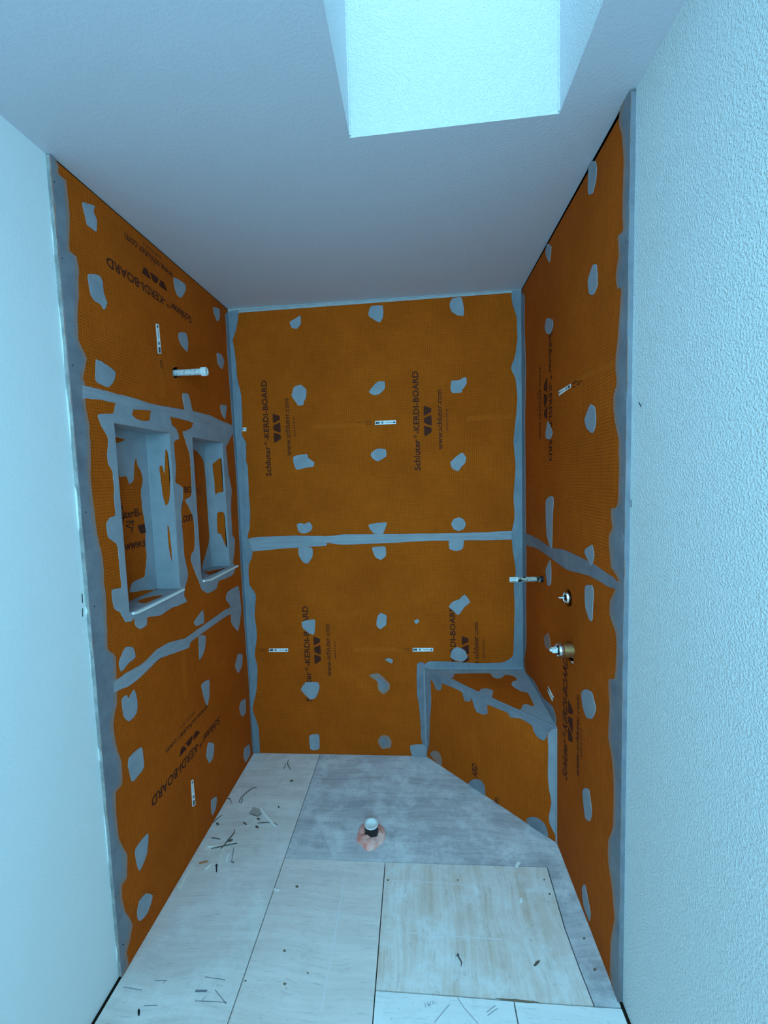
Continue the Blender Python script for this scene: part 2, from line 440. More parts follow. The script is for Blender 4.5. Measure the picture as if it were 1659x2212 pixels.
# ================================================================== THE SETTING
# wall cores (stud bays stay dark behind the boards)
TOP = 3.94
def wall(name, b, mat): return struct(box(name, b, mat))
wl = wall('wall_left', (-0.22, -0.115, REAR_Y, 0.12, -0.05, TOP), 'stud_dark')
wr = wall('wall_right', (W+0.115, W+0.22, REAR_Y, 0.12, -0.05, TOP), 'stud_dark')
wb = wall('wall_back', (-0.22, W+0.22, 0.115, 0.22, -0.05, TOP), 'stud_dark')
x0, x1, z0, z1 = WIN
v, f = join(box_data(-0.22, x0, REAR_Y-0.12, REAR_Y, -0.05, TOP), box_data(x1, W+0.22, REAR_Y-0.12, REAR_Y, -0.05, TOP),
            box_data(x0, x1, REAR_Y-0.12, REAR_Y, -0.05, z0), box_data(x0, x1, REAR_Y-0.12, REAR_Y, z1, TOP))
wrear = struct(obj('wall_rear', v, f, 'wall_paint_soft'))
fr = 0.04
v, f = join(box_data(x0, x0+fr, REAR_Y-0.09, REAR_Y-0.03, z0, z1), box_data(x1-fr, x1, REAR_Y-0.09, REAR_Y-0.03, z0, z1),
            box_data(x0, x1, REAR_Y-0.09, REAR_Y-0.03, z0, z0+fr), box_data(x0, x1, REAR_Y-0.09, REAR_Y-0.03, z1-fr, z1))
struct(obj('unseen_window', v, f, 'white_plastic'))  # frame of the invented window behind the camera, out of view
# painted drywall outside the shower, 12 mm behind the board faces
box('drywall', (-0.115, -0.012, REAR_Y, YL+0.001, 0.0, 2.62), 'wall_paint_soft', wl)
box('drywall', (W+0.012, W+0.115, REAR_Y, YR+0.001, 0.0, 2.62), 'wall_paint', wr)

# ceiling with the skylight opening; it is a little out of level and runs past the walls
ys = [0.12, 0.0, -0.25, -0.5, -0.75, SY1, -1.055, -1.065, -1.3, -1.7, SY0, REAR_Y]
xs = [-0.2, 0.0, 0.4, SX0, SX1, W, W+0.2]
vs, fs = [], []
for yy in ys:
    for xx in xs:
        e = 0.003 if yy > -1.06 else 0.2       # inside the shower the ceiling board stops at the wall faces
        xx = min(max(xx, -e), W+e); vs.append((xx, yy, ceil(xx, yy)))
nx = len(xs)
for j in range(len(ys)-1):
    for i in range(nx-1):
        if i == 3 and SY0 <= ys[j+1] < ys[j] <= SY1: continue
        fs.append((j*nx+i, j*nx+i+1, (j+1)*nx+i+1, (j+1)*nx+i)[::1])
nb = len(vs)
vs += [(x, y, z+0.013) for x, y, z in vs]
fs += [tuple(i+nb for i in q[::-1]) for q in fs]
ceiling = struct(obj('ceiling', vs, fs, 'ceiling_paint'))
# skylight shaft: four plastered walls rising to the roof
def shaft(pts, out):
    (xa, ya), (xb, yb) = pts
    n = 6; vv = []
    for i in range(n+1):
        t = i/n; x, y = xa+(xb-xa)*t, ya+(yb-ya)*t
        vv += [(x, y, ceil(x, y)-0.0), (x, y, SHAFT_TOP), (x+out[0], y+out[1], ceil(x, y)+0.014), (x+out[0], y+out[1], SHAFT_TOP)]
    ff = []
    for i in range(n):
        a = 4*i; b = a+4
        ff += [(a, b, b+1, a+1), (a+2, a+3, b+3, b+2), (a+1, b+1, b+3, a+3), (a, a+2, b+2, b)]
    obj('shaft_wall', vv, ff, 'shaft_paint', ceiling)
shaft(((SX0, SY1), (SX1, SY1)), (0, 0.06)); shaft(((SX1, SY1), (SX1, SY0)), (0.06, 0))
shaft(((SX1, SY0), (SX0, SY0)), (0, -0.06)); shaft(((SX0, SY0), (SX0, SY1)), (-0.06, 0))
# metal corner beads at the two visible corners of the shaft
for xx in (SX0, SX1):
    s = 1 if xx == SX0 else -1
    v, f = tube_data([(xx+s*0.001, SY1-0.001, ceil(xx, SY1)+0.004), (xx+s*0.001, SY1-0.001, SHAFT_TOP)], 0.0035, 6)
    obj('corner_bead', v, f, 'shaft_paint', ceiling)
v, f = join(box_data(SX0-0.02, SX0+0.02, SY0, SY1, SHAFT_TOP, SHAFT_TOP+0.06), box_data(SX1-0.02, SX1+0.02, SY0, SY1, SHAFT_TOP, SHAFT_TOP+0.06),
            box_data(SX0, SX1, SY1-0.02, SY1+0.02, SHAFT_TOP, SHAFT_TOP+0.06), box_data(SX0, SX1, SY0-0.02, SY0+0.02, SHAFT_TOP, SHAFT_TOP+0.06))
struct(obj('window_2', v, f, 'white_plastic'))
# roof closing off the attic around the shaft
v, f = join(box_data(-0.22, SX0-0.03, REAR_Y-0.12, 0.22, TOP-0.12, TOP), box_data(SX1+0.03, W+0.22, REAR_Y-0.12, 0.22, TOP-0.12, TOP),
            box_data(SX0-0.03, SX1+0.03, SY1+0.03, 0.22, TOP-0.12, TOP), box_data(SX0-0.03, SX1+0.03, REAR_Y-0.12, SY0-0.03, TOP-0.12, TOP))
struct(obj('roof_deck', v, f, 'stud_dark'))

# ------------------------------------------------------------------ floor of plywood sheets
floor = struct(box('floor', (-0.22, W+0.22, REAR_Y-0.12, 0.22, -0.06, -0.019), 'stud_dark'))
F = lambda *p: FLOOR.hit(*p)
fx = lambda *ps: sum(F(*p)[0] for p in ps)/len(ps)
x1_ = fx((678,1665),(618,1850),(491,2212)); x3_ = fx((832,1862),(805,2212))
ya = (F(540,1661)[1]+F(678,1665)[1])/2
p2a, p2b, p2c = F(618,1853), F(831,1862), F(1182,1873)
p4 = [F(1173,1857), F(1220,2005), F(1252,2093), F(1284,2174)]
p5 = [F(810,2139), F(989,2152), F(1083,2159), F(1164,2166), F(1284,2174)]
p6 = F(1110,2162)
G = 0.0019
def inset(p, g):
    if area2(p) < 0: p = p[::-1]
    out = []; n = len(p)
    for i in range(n):
        a, b, c = [np.array(p[(i+k-1) % n]) for k in range(3)]
        d1 = (b-a)/np.linalg.norm(b-a); d2 = (c-b)/np.linalg.norm(c-b)
        n1 = np.array([-d1[1], d1[0]]); n2 = np.array([-d2[1], d2[0]])
        m = n1+n2; m = m/np.linalg.norm(m); k = g/max(0.35, float(np.dot(m, n1)))
        out.append(tuple(b+m*k))
    return out
def sheet(pts, mat, dz=0.0):
    return slab('plywood_sheet', FLOOR, [inset(pts, G)], dz, -0.018, mat, floor)
RY = REAR_Y
sheet([(-0.004,0.012),(x1_,0.012),(x1_,ya),(-0.004,ya)], 'ply_pale', -0.0004)
sh_left = sheet([(-0.004,ya),(x1_,ya),(x1_,p2a[1]),(x1_,RY),(-0.004,RY)], 'ply_pale')
sh_grey = sheet([(x1_,0.012),(W+0.004,0.012),(W+0.004,p5[4][1]),p5[4],p4[2],p4[1],(p2c[0],p2c[1]),(x3_,p2b[1]),(x1_,p2a[1])], 'ply_grey', 0.0006)
sh_mid = sheet([(x1_,p2a[1]),(x3_,p2b[1]),(x3_,p5[0][1]),(x3_,RY),(x1_,RY)], 'ply_beige')
sh_worn = sheet([(x3_,p2b[1]),p2c,p4[1],p4[2],p5[4],p5[3],p5[2],p5[1],(x3_,p5[0][1])], 'ply_worn', 0.0003)
sheet([(x3_,p5[0][1]),p5[1],p6,(p6[0],RY),(x3_,RY)], 'ply_white')
sheet([p6,p5[3],p5[4],(W+0.004,p5[4][1]),(W+0.004,RY),(p6[0],RY)], 'ply_white', -0.0003)
for v, l in (('D8', [[(838,455),(870,530),(905,610),(935,680)]]), ('E2', [[(520,10),(600,38),(690,75)],[(925,0),(850,45),(770,85)]])):
    marks(FLOOR, v, l, 0.0013, sh_grey, mat='pencil_faint', h=0.0012)
marks(FLOOR, 'E2', [[(555,930),(600,1000),(690,1102)],[(505,980),(455,1040),(410,1095)],[(745,1030),(800,985)],[(750,1050),(812,1005)],
                    [(348,968),(356,1000)],[(366,962),(374,990)],[(366,985),(382,978)],[(384,958),(382,998)],[(396,955),(402,980)],[(408,962),(416,972)]], 0.0016, floor, mat='pencil_faint', h=0.0012)
marks(FLOOR, 'E3', [[(390,550),(455,550)],[(445,550),(435,566)],[(215,585),(320,602)],[(332,686),(405,684)],[(605,660),(780,668)],[(640,660),(668,635)],[(660,530),(770,545)],[(715,600),(775,675)]], 0.0022, sh_left, mat='pencil_faint', h=0.0009)
marks(FLOOR, 'E3', [[(608,606),(672,606)]], 0.006, sh_left, mat='ink_grey', h=0.0009)
marks(FLOOR, 'E3', [[(1418,0),(1385,190),(1350,400),(1290,720)]], 0.005, sh_mid, mat='chalk_faint', name='chalk_line', h=0.0008)
marks(FLOOR, 'E2', [[(90,512),(160,520)],[(250,520),(500,540),(840,562)],[(130,185),(350,195),(600,210)]], 0.004, sh_worn, mat='chalk_faint', name='chalk_line', h=0.0008)
def blob(v, c, r, n=9, sq=1.0):
    return [(c[0]+r*math.cos(2*math.pi*i/n)*random.uniform(.75,1.2), c[1]+sq*r*math.sin(2*math.pi*i/n)*random.uniform(.75,1.2)) for i in range(n)]
for c, r in (((880,550),7),((1092,387),9),((1094,567),9),((1218,508),6),((1160,38),9)):
    coat('stain_spot', FLOOR, 'E3', blob('E3', c, r, 8, .8), sh_mid, 'dark_stain', 0.0006, 2, 0)
coat('stain_spot', FLOOR, 'E3', [(295,712),(303,702),(308,716),(304,742),(296,735)], sh_left, 'dark', 0.0012, 2, 0)
for c, r in (((560,182),6),((112,182),7),((1148,270),8),((1112,180),6),((1436,755),13),((1368,556),8)):
    coat('stain_spot', FLOOR, 'E2', blob('E2', c, r, 8, .8), sh_worn, 'dark_stain', 0.0011, 2, 0)
coat('torn_edge', FLOOR, 'E2', [(800,938),(900,945),(960,948),(1080,962),(1040,970),(960,962),(880,952)], sh_worn, 'dark_stain', 0.0011, 2, 0.0004)

# ------------------------------------------------------------------ niche openings (left wall)
def rect_from(v, quad):
    p = on(LEFT, v, quad)
    return ((p[0][0]+p[3][0])/2, (p[1][0]+p[2][0])/2, (p[2][1]+p[3][1])/2, (p[0][1]+p[1][1])/2)    # y0, y1, z0, z1
N1 = rect_from('C2', [(457,410),(868,485),(985,1700),(570,1885)])
N2 = rect_from('C2', [(1063,522),(1302,560),(1352,1525),(1137,1635)])
def depth_for(y1, z, px):
    return min((abs(proj((-d*0.001, y1, z))[0]-px), d*0.001) for d in range(20, 108))[1]
D1 = depth_for(N1[1], 0.5*(N1[2]+N1[3]), K('C2', [(750,1080)])[0][0])
D2_ = D1

def zmean(pl, *px): return sum(pl.hit(*p)[1] for p in px)/len(px)
ZL1 = zmean(LEFT, (217,851),(300,868)); ZL2 = zmean(LEFT, (246,1489),(456,1350))
ZB = zmean(BACK, (540,1171),(1108,1155)); ZR = zmean(RIGHT, (1134,1163),(1344,1271))
BT = 0.012
def board(pl, loop, holes, parent):
    o = slab('backer_board', pl, [loop]+list(holes), 0.0, -BT, 'orange', parent)
    o['label'] = 'orange foam tile backer board with printed lettering'
    return o
def rectloop(a, b, c, d): return [(a,c),(b,c),(b,d),(a,d)]
g = 0.0012
gap = 0.006
bl3 = board(LEFT, [(YL,ZL1+g),(-g,ZL1+g),(-g,ceil(0,0)-gap),(YL,ceil(0,YL)-gap)], [[(LEFT.hit(*p)) for p in K('C1', blob('C1', (1045,1745), 38, 12, 1.1))]], wl)
bl2 = board(LEFT, rectloop(YL,-g,ZL2+g,ZL1-g), [rectloop(*N1), rectloop(*N2)], wl)
bl1 = board(LEFT, rectloop(YL,-g,0.002,ZL2-g), [], wl)
bb2 = board(BACK, [(0,ZB+g),(W,ZB+g),(W,ceil(W,0)-0.014),(0,ceil(0,0)-0.022)], [], wb)
bb1 = board(BACK, rectloop(0,W,0.002,ZB-g), [], wb)
br2 = board(RIGHT, [(g,ZR+g),(-YR,ZR+g),(-YR,ceil(W,YR)-0.018),(g,ceil(W,0)-0.012)], [], wr)
H_MIX = on(RIGHT, 'D3', [(1165,1470),(1215,1450),(1270,1490),(1310,1540),(1315,1890),(1240,1810),(1160,1745),(1130,1680),(1120,1560)])
H_DIV = on(RIGHT, 'D3', [(1175,500),(1225,515),(1275,600),(1288,700),(1283,800),(1245,838),(1195,805),(1165,720),(1158,600)])
br1 = board(RIGHT, rectloop(g,-YR,0.002,ZR-g), [smooth_loop(H_MIX,2), smooth_loop(H_DIV,3)], wr)

# plaster strip and cracked tape where the back boards stop short of the ceiling
z_a, z_b = ceil(0,0), ceil(W,0)
slab('joint_strip', BACK, [[(0,z_a-0.0245),(W*0.5,(z_a+z_b)/2-0.020),(W,z_b-0.0155),(W,z_b-0.001),(0,z_a-0.001)]], 0.0012, -0.010, 'plaster', wb)
for a, b, o1 in ((0.02,0.30,0.012),(0.30,0.52,0.009),(0.55,0.86,0.008),(0.88,1.25,0.007),(1.27,1.50,0.006)):
    za, zb_ = z_a+(z_b-z_a)*a/W, z_a+(z_b-z_a)*b/W
    slab('joint_crack', BACK, [[(a,za-o1-0.0012),(b,zb_-o1*0.7-0.001),(b+0.012,zb_-o1-0.007),(b+0.014,zb_-o1-0.0065),(b,zb_-o1*0.7+0.0004),(a,za-o1+0.0006)]], 0.0016, 0.0, 'ink_grey', wb)

# ------------------------------------------------------------------ sealant on the left wall
L1 = [(335,475),(380,485),(430,505),(420,545),(445,615),(440,690),(415,675),(375,645),(360,590),(345,530)]
for pts in (L1,
  [(380,1012),(460,1020),(485,1060),(490,1120),(505,1180),(520,1225),(500,1275),(475,1240),(425,1205),(395,1150)],
  [(440,1648),(520,1690),(580,1740),(575,1800),(540,1850),(515,1853),(470,1830),(435,1800)],
  [(1020,1035),(1100,1080),(1108,1130),(1075,1185),(1045,1165),(1025,1100)],
  [(1315,1255),(1360,1270),(1362,1330),(1345,1365),(1320,1300)],
  [(1060,1445),(1110,1450),(1125,1510),(1120,1590),(1075,1540),(1055,1480)],
  [(1340,1600),(1375,1610),(1395,1660),(1380,1718),(1350,1680)]):
    coat('sealant_patch', LEFT, 'C1', pts, bl3)
coat('sealant_patch', LEFT, 'C2', [(990,180),(1030,185),(1050,250),(1065,330),(1010,318),(990,230)], bl3)
coat('sealant_patch', LEFT, 'C2', [(1285,270),(1330,275),(1325,340),(1318,380),(1290,330)], bl3)
for pts in ([(670,230),(715,170),(720,235),(680,255)], [(275,420),(300,370),(340,370),(352,420),(310,460),(275,500),(265,450)]):
    coat('sealant_patch', LEFT, 'C3', pts, bl2)
for pts in ([(280,650),(305,625),(315,645),(345,595),(362,650),(360,720),(320,765),(290,740)],
  [(695,310),(730,310),(725,380),(698,435)], [(890,470),(905,405),(928,410),(925,470),(905,505)],
  [(708,570),(748,542),(750,620),(740,680),(725,650)], [(920,660),(945,645),(945,720),(925,740),(912,700)],
  [(320,960),(385,905),(398,1010),(365,1060),(335,1090),(315,1010)], [(745,880),(775,890),(770,960),(750,990),(735,950)],
  [(940,910),(965,890),(970,940),(945,985),(935,950)], [(760,1190),(790,1170),(785,1230),(765,1270)],
  [(355,1450),(420,1365),(415,1470),(375,1570),(355,1500)], [(375,1730),(410,1690),(443,1700),(435,1745),(415,1800),(375,1840),(362,1800)]):
    coat('sealant_patch', LEFT, 'C3', pts, bl1)
coat('seam_band', LEFT, 'C2', [(125,130),(150,95),(200,90),(205,115),(330,145),(460,180),(600,215),(780,270),(880,285),(1000,305),(1060,315),(1200,350),(1290,395),(1375,430),
  (1380,495),(1290,470),(1180,440),(1085,415),(1000,385),(885,358),(760,318),(580,300),(470,258),(350,230),(210,220),(200,260),(130,235)], wl, 'sealant_brushed', 0.0013)
coat('seam_band', LEFT, 'C3', [(150,632),(215,570),(300,510),(400,450),(470,380),(540,340),(620,320),(690,270),(760,220),(830,170),(865,150),(840,110),(850,70),(905,40),(915,100),(922,170),
  (905,280),(870,240),(865,190),(800,230),(730,280),(650,340),(640,370),(560,400),(480,430),(420,490),(330,570),(240,610),(155,690)], wl, 'sealant_brushed', 0.0013)
# band along the outer edge of the boards
def px_line(a, b, n): return [(a[0]+(b[0]-a[0])*i/n, a[1]+(b[1]-a[1])*i/n) for i in range(n+1)]
inL = K('C1', [(120,130),(132,190),(135,260),(190,310),(205,450),(215,560),(215,760),(218,840),(270,880),(285,1000),(285,1180),(275,1300),(285,1500),(345,1640),(320,1780)]) + \
      K('C2', [(205,120),(205,240),(240,450),(245,600),(245,800),(265,1000),(280,1160),(300,1280),(330,1400),(345,1500),(350,1640),(365,1750),(370,1900),(378,2080)]) + \
      K('C3', [(188,380),(230,420),(235,560),(235,680),(215,790),(240,920),(260,980),(265,1100),(230,1150),(235,1270),(250,1400),(290,1480),(290,1600),(265,1650),(270,1750),(320,1850),(310,1930),(290,2010),(300,2070),(282,2125)])
outL = px_line((108.5,336), (262.5,2110), 24)
coat('edge_band', LEFT, 'A', outL[::-1]+[(x+7, y) for x, y in inL[1:-1]], wl, 'sealant_thin', 0.0008, 3, 0.0010)
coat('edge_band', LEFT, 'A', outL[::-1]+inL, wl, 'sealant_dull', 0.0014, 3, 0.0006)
# raw plastered end of the boards
slab('board_end', Plane((0,YL,0), (0,-1,0), (1,0,0), (0,0,1)), [rectloop(-0.012, -0.0005, 0.003, ceil(0,YL)-0.003)], 0.0006, 0.0, 'raw_edge', wl)
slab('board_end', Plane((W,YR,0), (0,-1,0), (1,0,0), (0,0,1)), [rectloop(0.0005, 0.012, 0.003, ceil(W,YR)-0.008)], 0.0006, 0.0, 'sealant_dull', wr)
rs = random.Random(3); z = 0.05
while z < 2.35:                        # ragged plaster left along the cut drywall
    hgt = rs.uniform(0.03, 0.16); dw = rs.uniform(0.001, 0.0055)
    lo = [(-0.0125+0.0, z), (-0.0125+dw*rs.uniform(.3,1), z+0.01), (-0.0125+dw, z+hgt*0.5), (-0.0125+dw*rs.uniform(.5,1), z+hgt-0.01), (-0.0125, z+hgt)]
    slab('plaster_crust', Plane((0,YL,0), (0,-1,0), (1,0,0), (0,0,1)), [smooth_loop(lo, 3, 0.0005)], 0.0022, 0.0, 'wall_paint_soft', wl)
    z += hgt+rs.uniform(0.02, 0.25)
for v, c in (('C1',(125,322)),('C1',(182,892)),('C1',(262,1690)),('C2',(232,1105)),('C2',(298,1838)),('C3',(285,1965))):
    coat('screw_head', LEFT, v, blob(v, c, 5 if v != 'C3' else 4, 8), wl, 'dark', 0.0020, 2, 0)
# corner band between left and back wall
rb = K('C4', [(112,172),(110,190),(105,240),(90,300),(80,330),(95,420),(105,530),(125,620),(130,760),(128,830),(150,870),(150,960),(160,1010),(165,1140),(172,1230),(170,1320)]) + \
     K('C5', [(80,90),(105,160),(100,200),(85,240),(90,330),(122,380),(115,480),(128,580),(115,680),(130,740),(125,850),(105,950),(135,1040),(140,1160)])
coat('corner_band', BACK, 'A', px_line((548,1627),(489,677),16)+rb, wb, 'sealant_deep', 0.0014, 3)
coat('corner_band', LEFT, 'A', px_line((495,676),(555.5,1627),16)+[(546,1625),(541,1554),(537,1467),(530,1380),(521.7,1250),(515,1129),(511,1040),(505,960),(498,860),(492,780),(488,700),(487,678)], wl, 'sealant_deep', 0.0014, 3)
# niche surrounds (openings cut out)
def ring(pts, R, name='niche_flange'):
    lo = smooth_loop(on(LEFT, 'C2', pts), 4, 0.0006)
    return [lo, rectloop(R[0]-0.0006, R[1]+0.0006, R[2]-0.0006, R[3]+0.0006)]
RING1 = [(330,345),(355,430),(400,510),(410,560),(400,660),(410,730),(440,780),(455,900),(455,1000),(465,1130),(420,1150),(395,1200),(410,1300),(450,1335),(480,1360),(490,1450),(505,1600),(510,1690),(440,1710),(440,1790),(460,1860),(500,1885),(545,1960),(590,1950),(612,1925),(620,1990),(660,2015),(705,1985),(712,1925),(780,1915),(820,1905),(900,1850),(960,1830),(1020,1800),(1000,1760),(1005,1690),(1030,1590),(1000,1450),(990,1300),(975,1100),(990,1000),(990,920),(960,890),(930,870),(935,770),(925,640),(920,555),(960,530),(940,460),(900,420),(885,350),(760,312),(740,330),(735,385),(690,395),(630,380),(592,345),(600,305),(470,260),(450,335)]
RING2 = [(990,480),(1020,470),(1060,445),(1085,412),(1290,462),(1372,490),(1345,560),(1325,600),(1335,700),(1345,800),(1370,930),(1365,1020),(1365,1080),(1370,1200),(1375,1280),(1395,1320),(1390,1420),(1380,1500),(1400,1530),(1380,1590),(1330,1620),(1270,1640),(1250,1700),(1190,1735),(1140,1710),(1115,1640),(1085,1570),(1055,1480),(1060,1430),(1080,1400),(1085,1300),(1080,1210),(1070,1140),(1035,1060),(1010,1010),(1050,985),(1060,950),(1055,800),(1045,660),(1015,560)]

# sealant on the back wall
for pts in ([(380,235),(410,215),(437,200),(438,245),(415,270),(390,262)], [(795,185),(810,150),(870,148),(873,205),(855,235),(830,225),(800,205)],
  [(1222,140),(1240,108),(1285,105),(1297,160),(1297,200),(1270,200),(1235,180)], [(390,620),(405,575),(440,565),(468,590),(465,635),(455,650),(452,670),(425,672),(405,645)],
  [(798,600),(825,565),(845,548),(880,548),(880,585),(850,615),(820,618)], [(1228,590),(1232,545),(1270,540),(1308,522),(1312,560),(1290,590),(1285,605),(1240,608)],
  [(398,945),(468,928),(480,950),(510,975),(505,995),(470,1000),(415,1012)], [(808,925),(845,900),(885,905),(888,940),(845,968),(815,950)],
  [(1228,970),(1285,922),(1310,945),(1305,975),(1285,995),(1268,1020),(1235,1005)]):
    coat('sealant_patch', BACK, 'C4', pts, bb2)
for pts in ([(325,30),(345,22),(360,28),(390,18),(403,45),(390,65),(360,75),(335,65)], [(685,30),(770,18),(765,50),(750,80),(710,75),(690,55)],
  [(1094,28),(1105,5),(1130,-6),(1155,4),(1166,28),(1155,52),(1130,62),(1105,52)]):
    coat('sealant_patch', BACK, 'C5', pts, bb2)
for pts in ([(335,145),(400,145),(403,190),(378,225),(350,210),(335,175)], [(700,145),(765,140),(768,185),(745,205),(715,190)], [(1085,105),(1155,100),(1150,150),(1120,162),(1085,150)],
  [(725,490),(745,470),(772,485),(768,530),(740,550),(722,530)], [(908,510),(925,500),(935,512),(920,525)], [(1082,440),(1100,415),(1135,400),(1160,378),(1188,415),(1160,440),(1130,480),(1105,460)],
  [(350,515),(380,505),(416,505),(412,575),(385,570),(355,545)], [(762,703),(785,695),(803,705),(798,720)], [(1095,660),(1120,640),(1160,655),(1175,690),(1150,712),(1115,705),(1090,690)],
  [(345,850),(370,815),(430,815),(438,845),(420,890),(395,900),(365,875)], [(388,1085),(400,1075),(436,1075),(438,1145),(410,1152),(392,1145)], [(890,1130),(960,1125),(968,1178),(900,1178)]):
    coat('sealant_patch', BACK, 'C5', pts, bb1)
for pts in ([(685,780),(730,770),(785,820),(785,855),(755,873),(730,850),(725,810)], [(728,1110),(745,1080),(780,1082),(797,1110),(790,1140),(750,1145)]):
    coat('sealant_patch', BACK, 'C5', pts, bb1, 'sealant_thin')
    coat('sealant_patch', BACK, 'C5', [(757+(a-757)*.55, (830 if pts[0][0] < 700 else 1112)+(b-(830 if pts[0][0] < 700 else 1112))*.6) for a, b in pts], bb1, 'sealant_dull', 0.0024)
coat('seam_band', BACK, 'C5', [(80,105),(130,92),(320,85),(470,88),(560,80),(740,78),(1000,75),(1280,68),(1410,62),(1410,102),(1250,108),(1000,110),(780,122),(560,130),(475,122),(470,135),(330,145),(200,155),(85,162)], wb, 'sealant_brushed', 0.0013)
# right-hand corner
lb = K('C4', [(1550,70),(1555,140),(1575,210),(1580,320),(1565,420),(1545,480),(1570,530),(1580,640),(1570,760),(1560,860),(1570,1000),(1560,1150),(1565,1260),(1550,1340)]) + \
     K('C5', [(1400,160),(1415,260),(1405,330),(1410,450),(1405,600),(1402,680),(1375,705)]) + K('D2', [(930,190),(700,195),(420,180),(230,175),(176,205),(176,246)])
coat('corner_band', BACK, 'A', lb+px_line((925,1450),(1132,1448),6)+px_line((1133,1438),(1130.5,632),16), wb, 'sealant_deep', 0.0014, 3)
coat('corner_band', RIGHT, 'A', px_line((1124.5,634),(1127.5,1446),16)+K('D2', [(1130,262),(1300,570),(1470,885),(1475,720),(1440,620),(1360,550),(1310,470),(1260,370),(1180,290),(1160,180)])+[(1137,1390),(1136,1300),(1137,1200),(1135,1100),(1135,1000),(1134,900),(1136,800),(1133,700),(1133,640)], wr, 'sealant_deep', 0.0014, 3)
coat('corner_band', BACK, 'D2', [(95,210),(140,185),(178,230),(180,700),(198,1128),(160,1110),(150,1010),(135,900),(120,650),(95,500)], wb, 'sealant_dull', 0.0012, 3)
# sealant on the right wall
for pts in ([(395,460),(400,360),(430,350),(432,420),(415,490),(398,497)], [(205,760),(212,718),(230,730),(222,800)], [(395,880),(415,815),(433,812),(436,900),(420,945),(400,940)],
  [(202,1090),(210,1050),(235,1055),(238,1085),(225,1120),(208,1115)], [(380,1500),(405,1435),(425,1450),(430,1520),(415,1565),(388,1540)], [(205,1560),(215,1510),(235,1560),(225,1590),(207,1585)],
  [(205,1870),(225,1845),(240,1855),(235,1950),(232,2080),(210,2020)], [(378,2090),(412,2062),(422,2110),(410,2160),(395,2130)]):
    coat('sealant_patch', RIGHT, 'C6', pts, br2)
for pts in ([(240,265),(258,222),(263,260),(262,325),(248,330)], [(412,335),(440,330),(448,360),(442,480),(430,480),(412,420)], [(395,800),(410,782),(440,795),(458,870),(440,912),(415,900),(400,850)],
  [(400,1230),(412,1212),(428,1220),(440,1310),(432,1355),(412,1340)], [(398,1650),(410,1630),(425,1700),(435,1760),(430,1790),(405,1720)]):
    coat('sealant_patch', RIGHT, 'C7', pts, br1)
coat('sealant_patch', RIGHT, 'C7', [(232,560),(250,538),(260,580),(258,610),(240,600)], br1, 'sealant_thin')
coat('seam_band', RIGHT, 'C7', [(148,105),(200,125),(260,165),(330,180),(400,215),(450,240),(530,295),(570,335),(570,352),(520,340),(450,300),(400,280),(330,262),(260,210),(200,170),(148,152)], wr, 'sealant_dull', 0.0012)
inR = K('C6', [(570,40),(560,80),(545,170),(560,230),(568,350),(560,550),(565,650),(540,690),(545,770),(530,870),(540,920),(555,900),(550,1020),(540,1150),(530,1250),(535,1350),(520,1400),(525,1500),(545,1600),(545,1750),(540,1880),(510,1910),(515,1990),(500,2030),(510,2160),(530,2190)]) + \
      K('C7', [(545,260),(568,310),(532,400),(530,460),(555,530),(560,620),(550,735),(525,745),(530,860),(525,990),(540,1090),(548,1200),(545,1380),(525,1440),(525,1540),(540,1640),(550,1780),(535,1880),(532,2000),(540,2100),(550,2140)])
outR = px_line((1363.5,197),(1336.5,2160),24)
coat('edge_band', RIGHT, 'A', outR[::-1]+[(x-6, y) for x, y in inR[1:-1]], wr, 'sealant_thin', 0.0008, 3, 0.0012)
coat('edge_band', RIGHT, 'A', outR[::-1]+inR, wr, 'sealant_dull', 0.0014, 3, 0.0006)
for v, c in (('C6',(560,690)),('C6',(552,1400)),('C6',(541,2030)),('C7',(562,985))):
    lo = [(c[0]+13*math.cos(a*0.7), c[1]+22*math.sin(a*0.7)) for a in range(9)]
    coat('washer_bump', RIGHT, v, lo, wr, 'sealant_dull', 0.0026, 2, 0)

# ------------------------------------------------------------------ print on the boards
WWW = 'www.schluter.com'; ANSI = 'ANSI A118.10'
def block(pl, v, board, main, emb, www, ansi):
    if main:
        for tx, part in (('Schluter', (0, 0.318, 0, 1)), ('®', (0.330, 0.364, 0.50, 0.98)), ('-KERDI-BOARD', (0.374, 1, 0, 0.98))):
            lettering(pl, tx, v, *main, board, part=part)
    if emb: emblem(pl, v, *emb, board)
    if www: lettering(pl, WWW, v, *www, board, bold=0.010)
    if ansi: lettering(pl, ANSI, v, *ansi, board, bold=0.010)
block(BACK, 'C4', bb2, ((283,1045),(258,540),(254,1045)), ((334,868),(328,714),(297,868)), ((388,938),(374,637),(361,938)), ((412,838),(408,735),(402,838)))
block(BACK, 'C4', bb2, ((1070,1015),(1055,492),(1038,1015)), ((1130,833),(1125,672),(1090,833)), ((1188,905),(1178,590),(1159,905)), ((1216,808),(1212,690),(1205,808)))
block(BACK, 'C5', bb1, ((401,912),(380,435),(373,912)), ((446,724),(440,586),(414,724)), ((499,785),(487,525),(474,785)), ((523,700),(518,610),(514,700)))
block(BACK, 'C5', bb1, ((1121,910),(1112,432),(1093,910)), ((1184,722),(1178,584),(1150,722)), ((1233,782),(1226,518),(1207,782)), ((1261,698),(1257,602),(1251,698)))
block(LEFT, 'C1', bl3, ((1150,1325),(515,878),(1150,1378)), ((968,1090),(778,938),(968,1141)), ((1012,985),(655,712),(1012,1040)), ((925,888),(788,762),(925,905)))
block(LEFT, 'C3', bl1, ((806,745),(438,1172),(806,788)), ((698,805),(587,920),(698,838)), ((742,683),(517,905),(742,712)), ((672,714),(595,793),(672,727)))
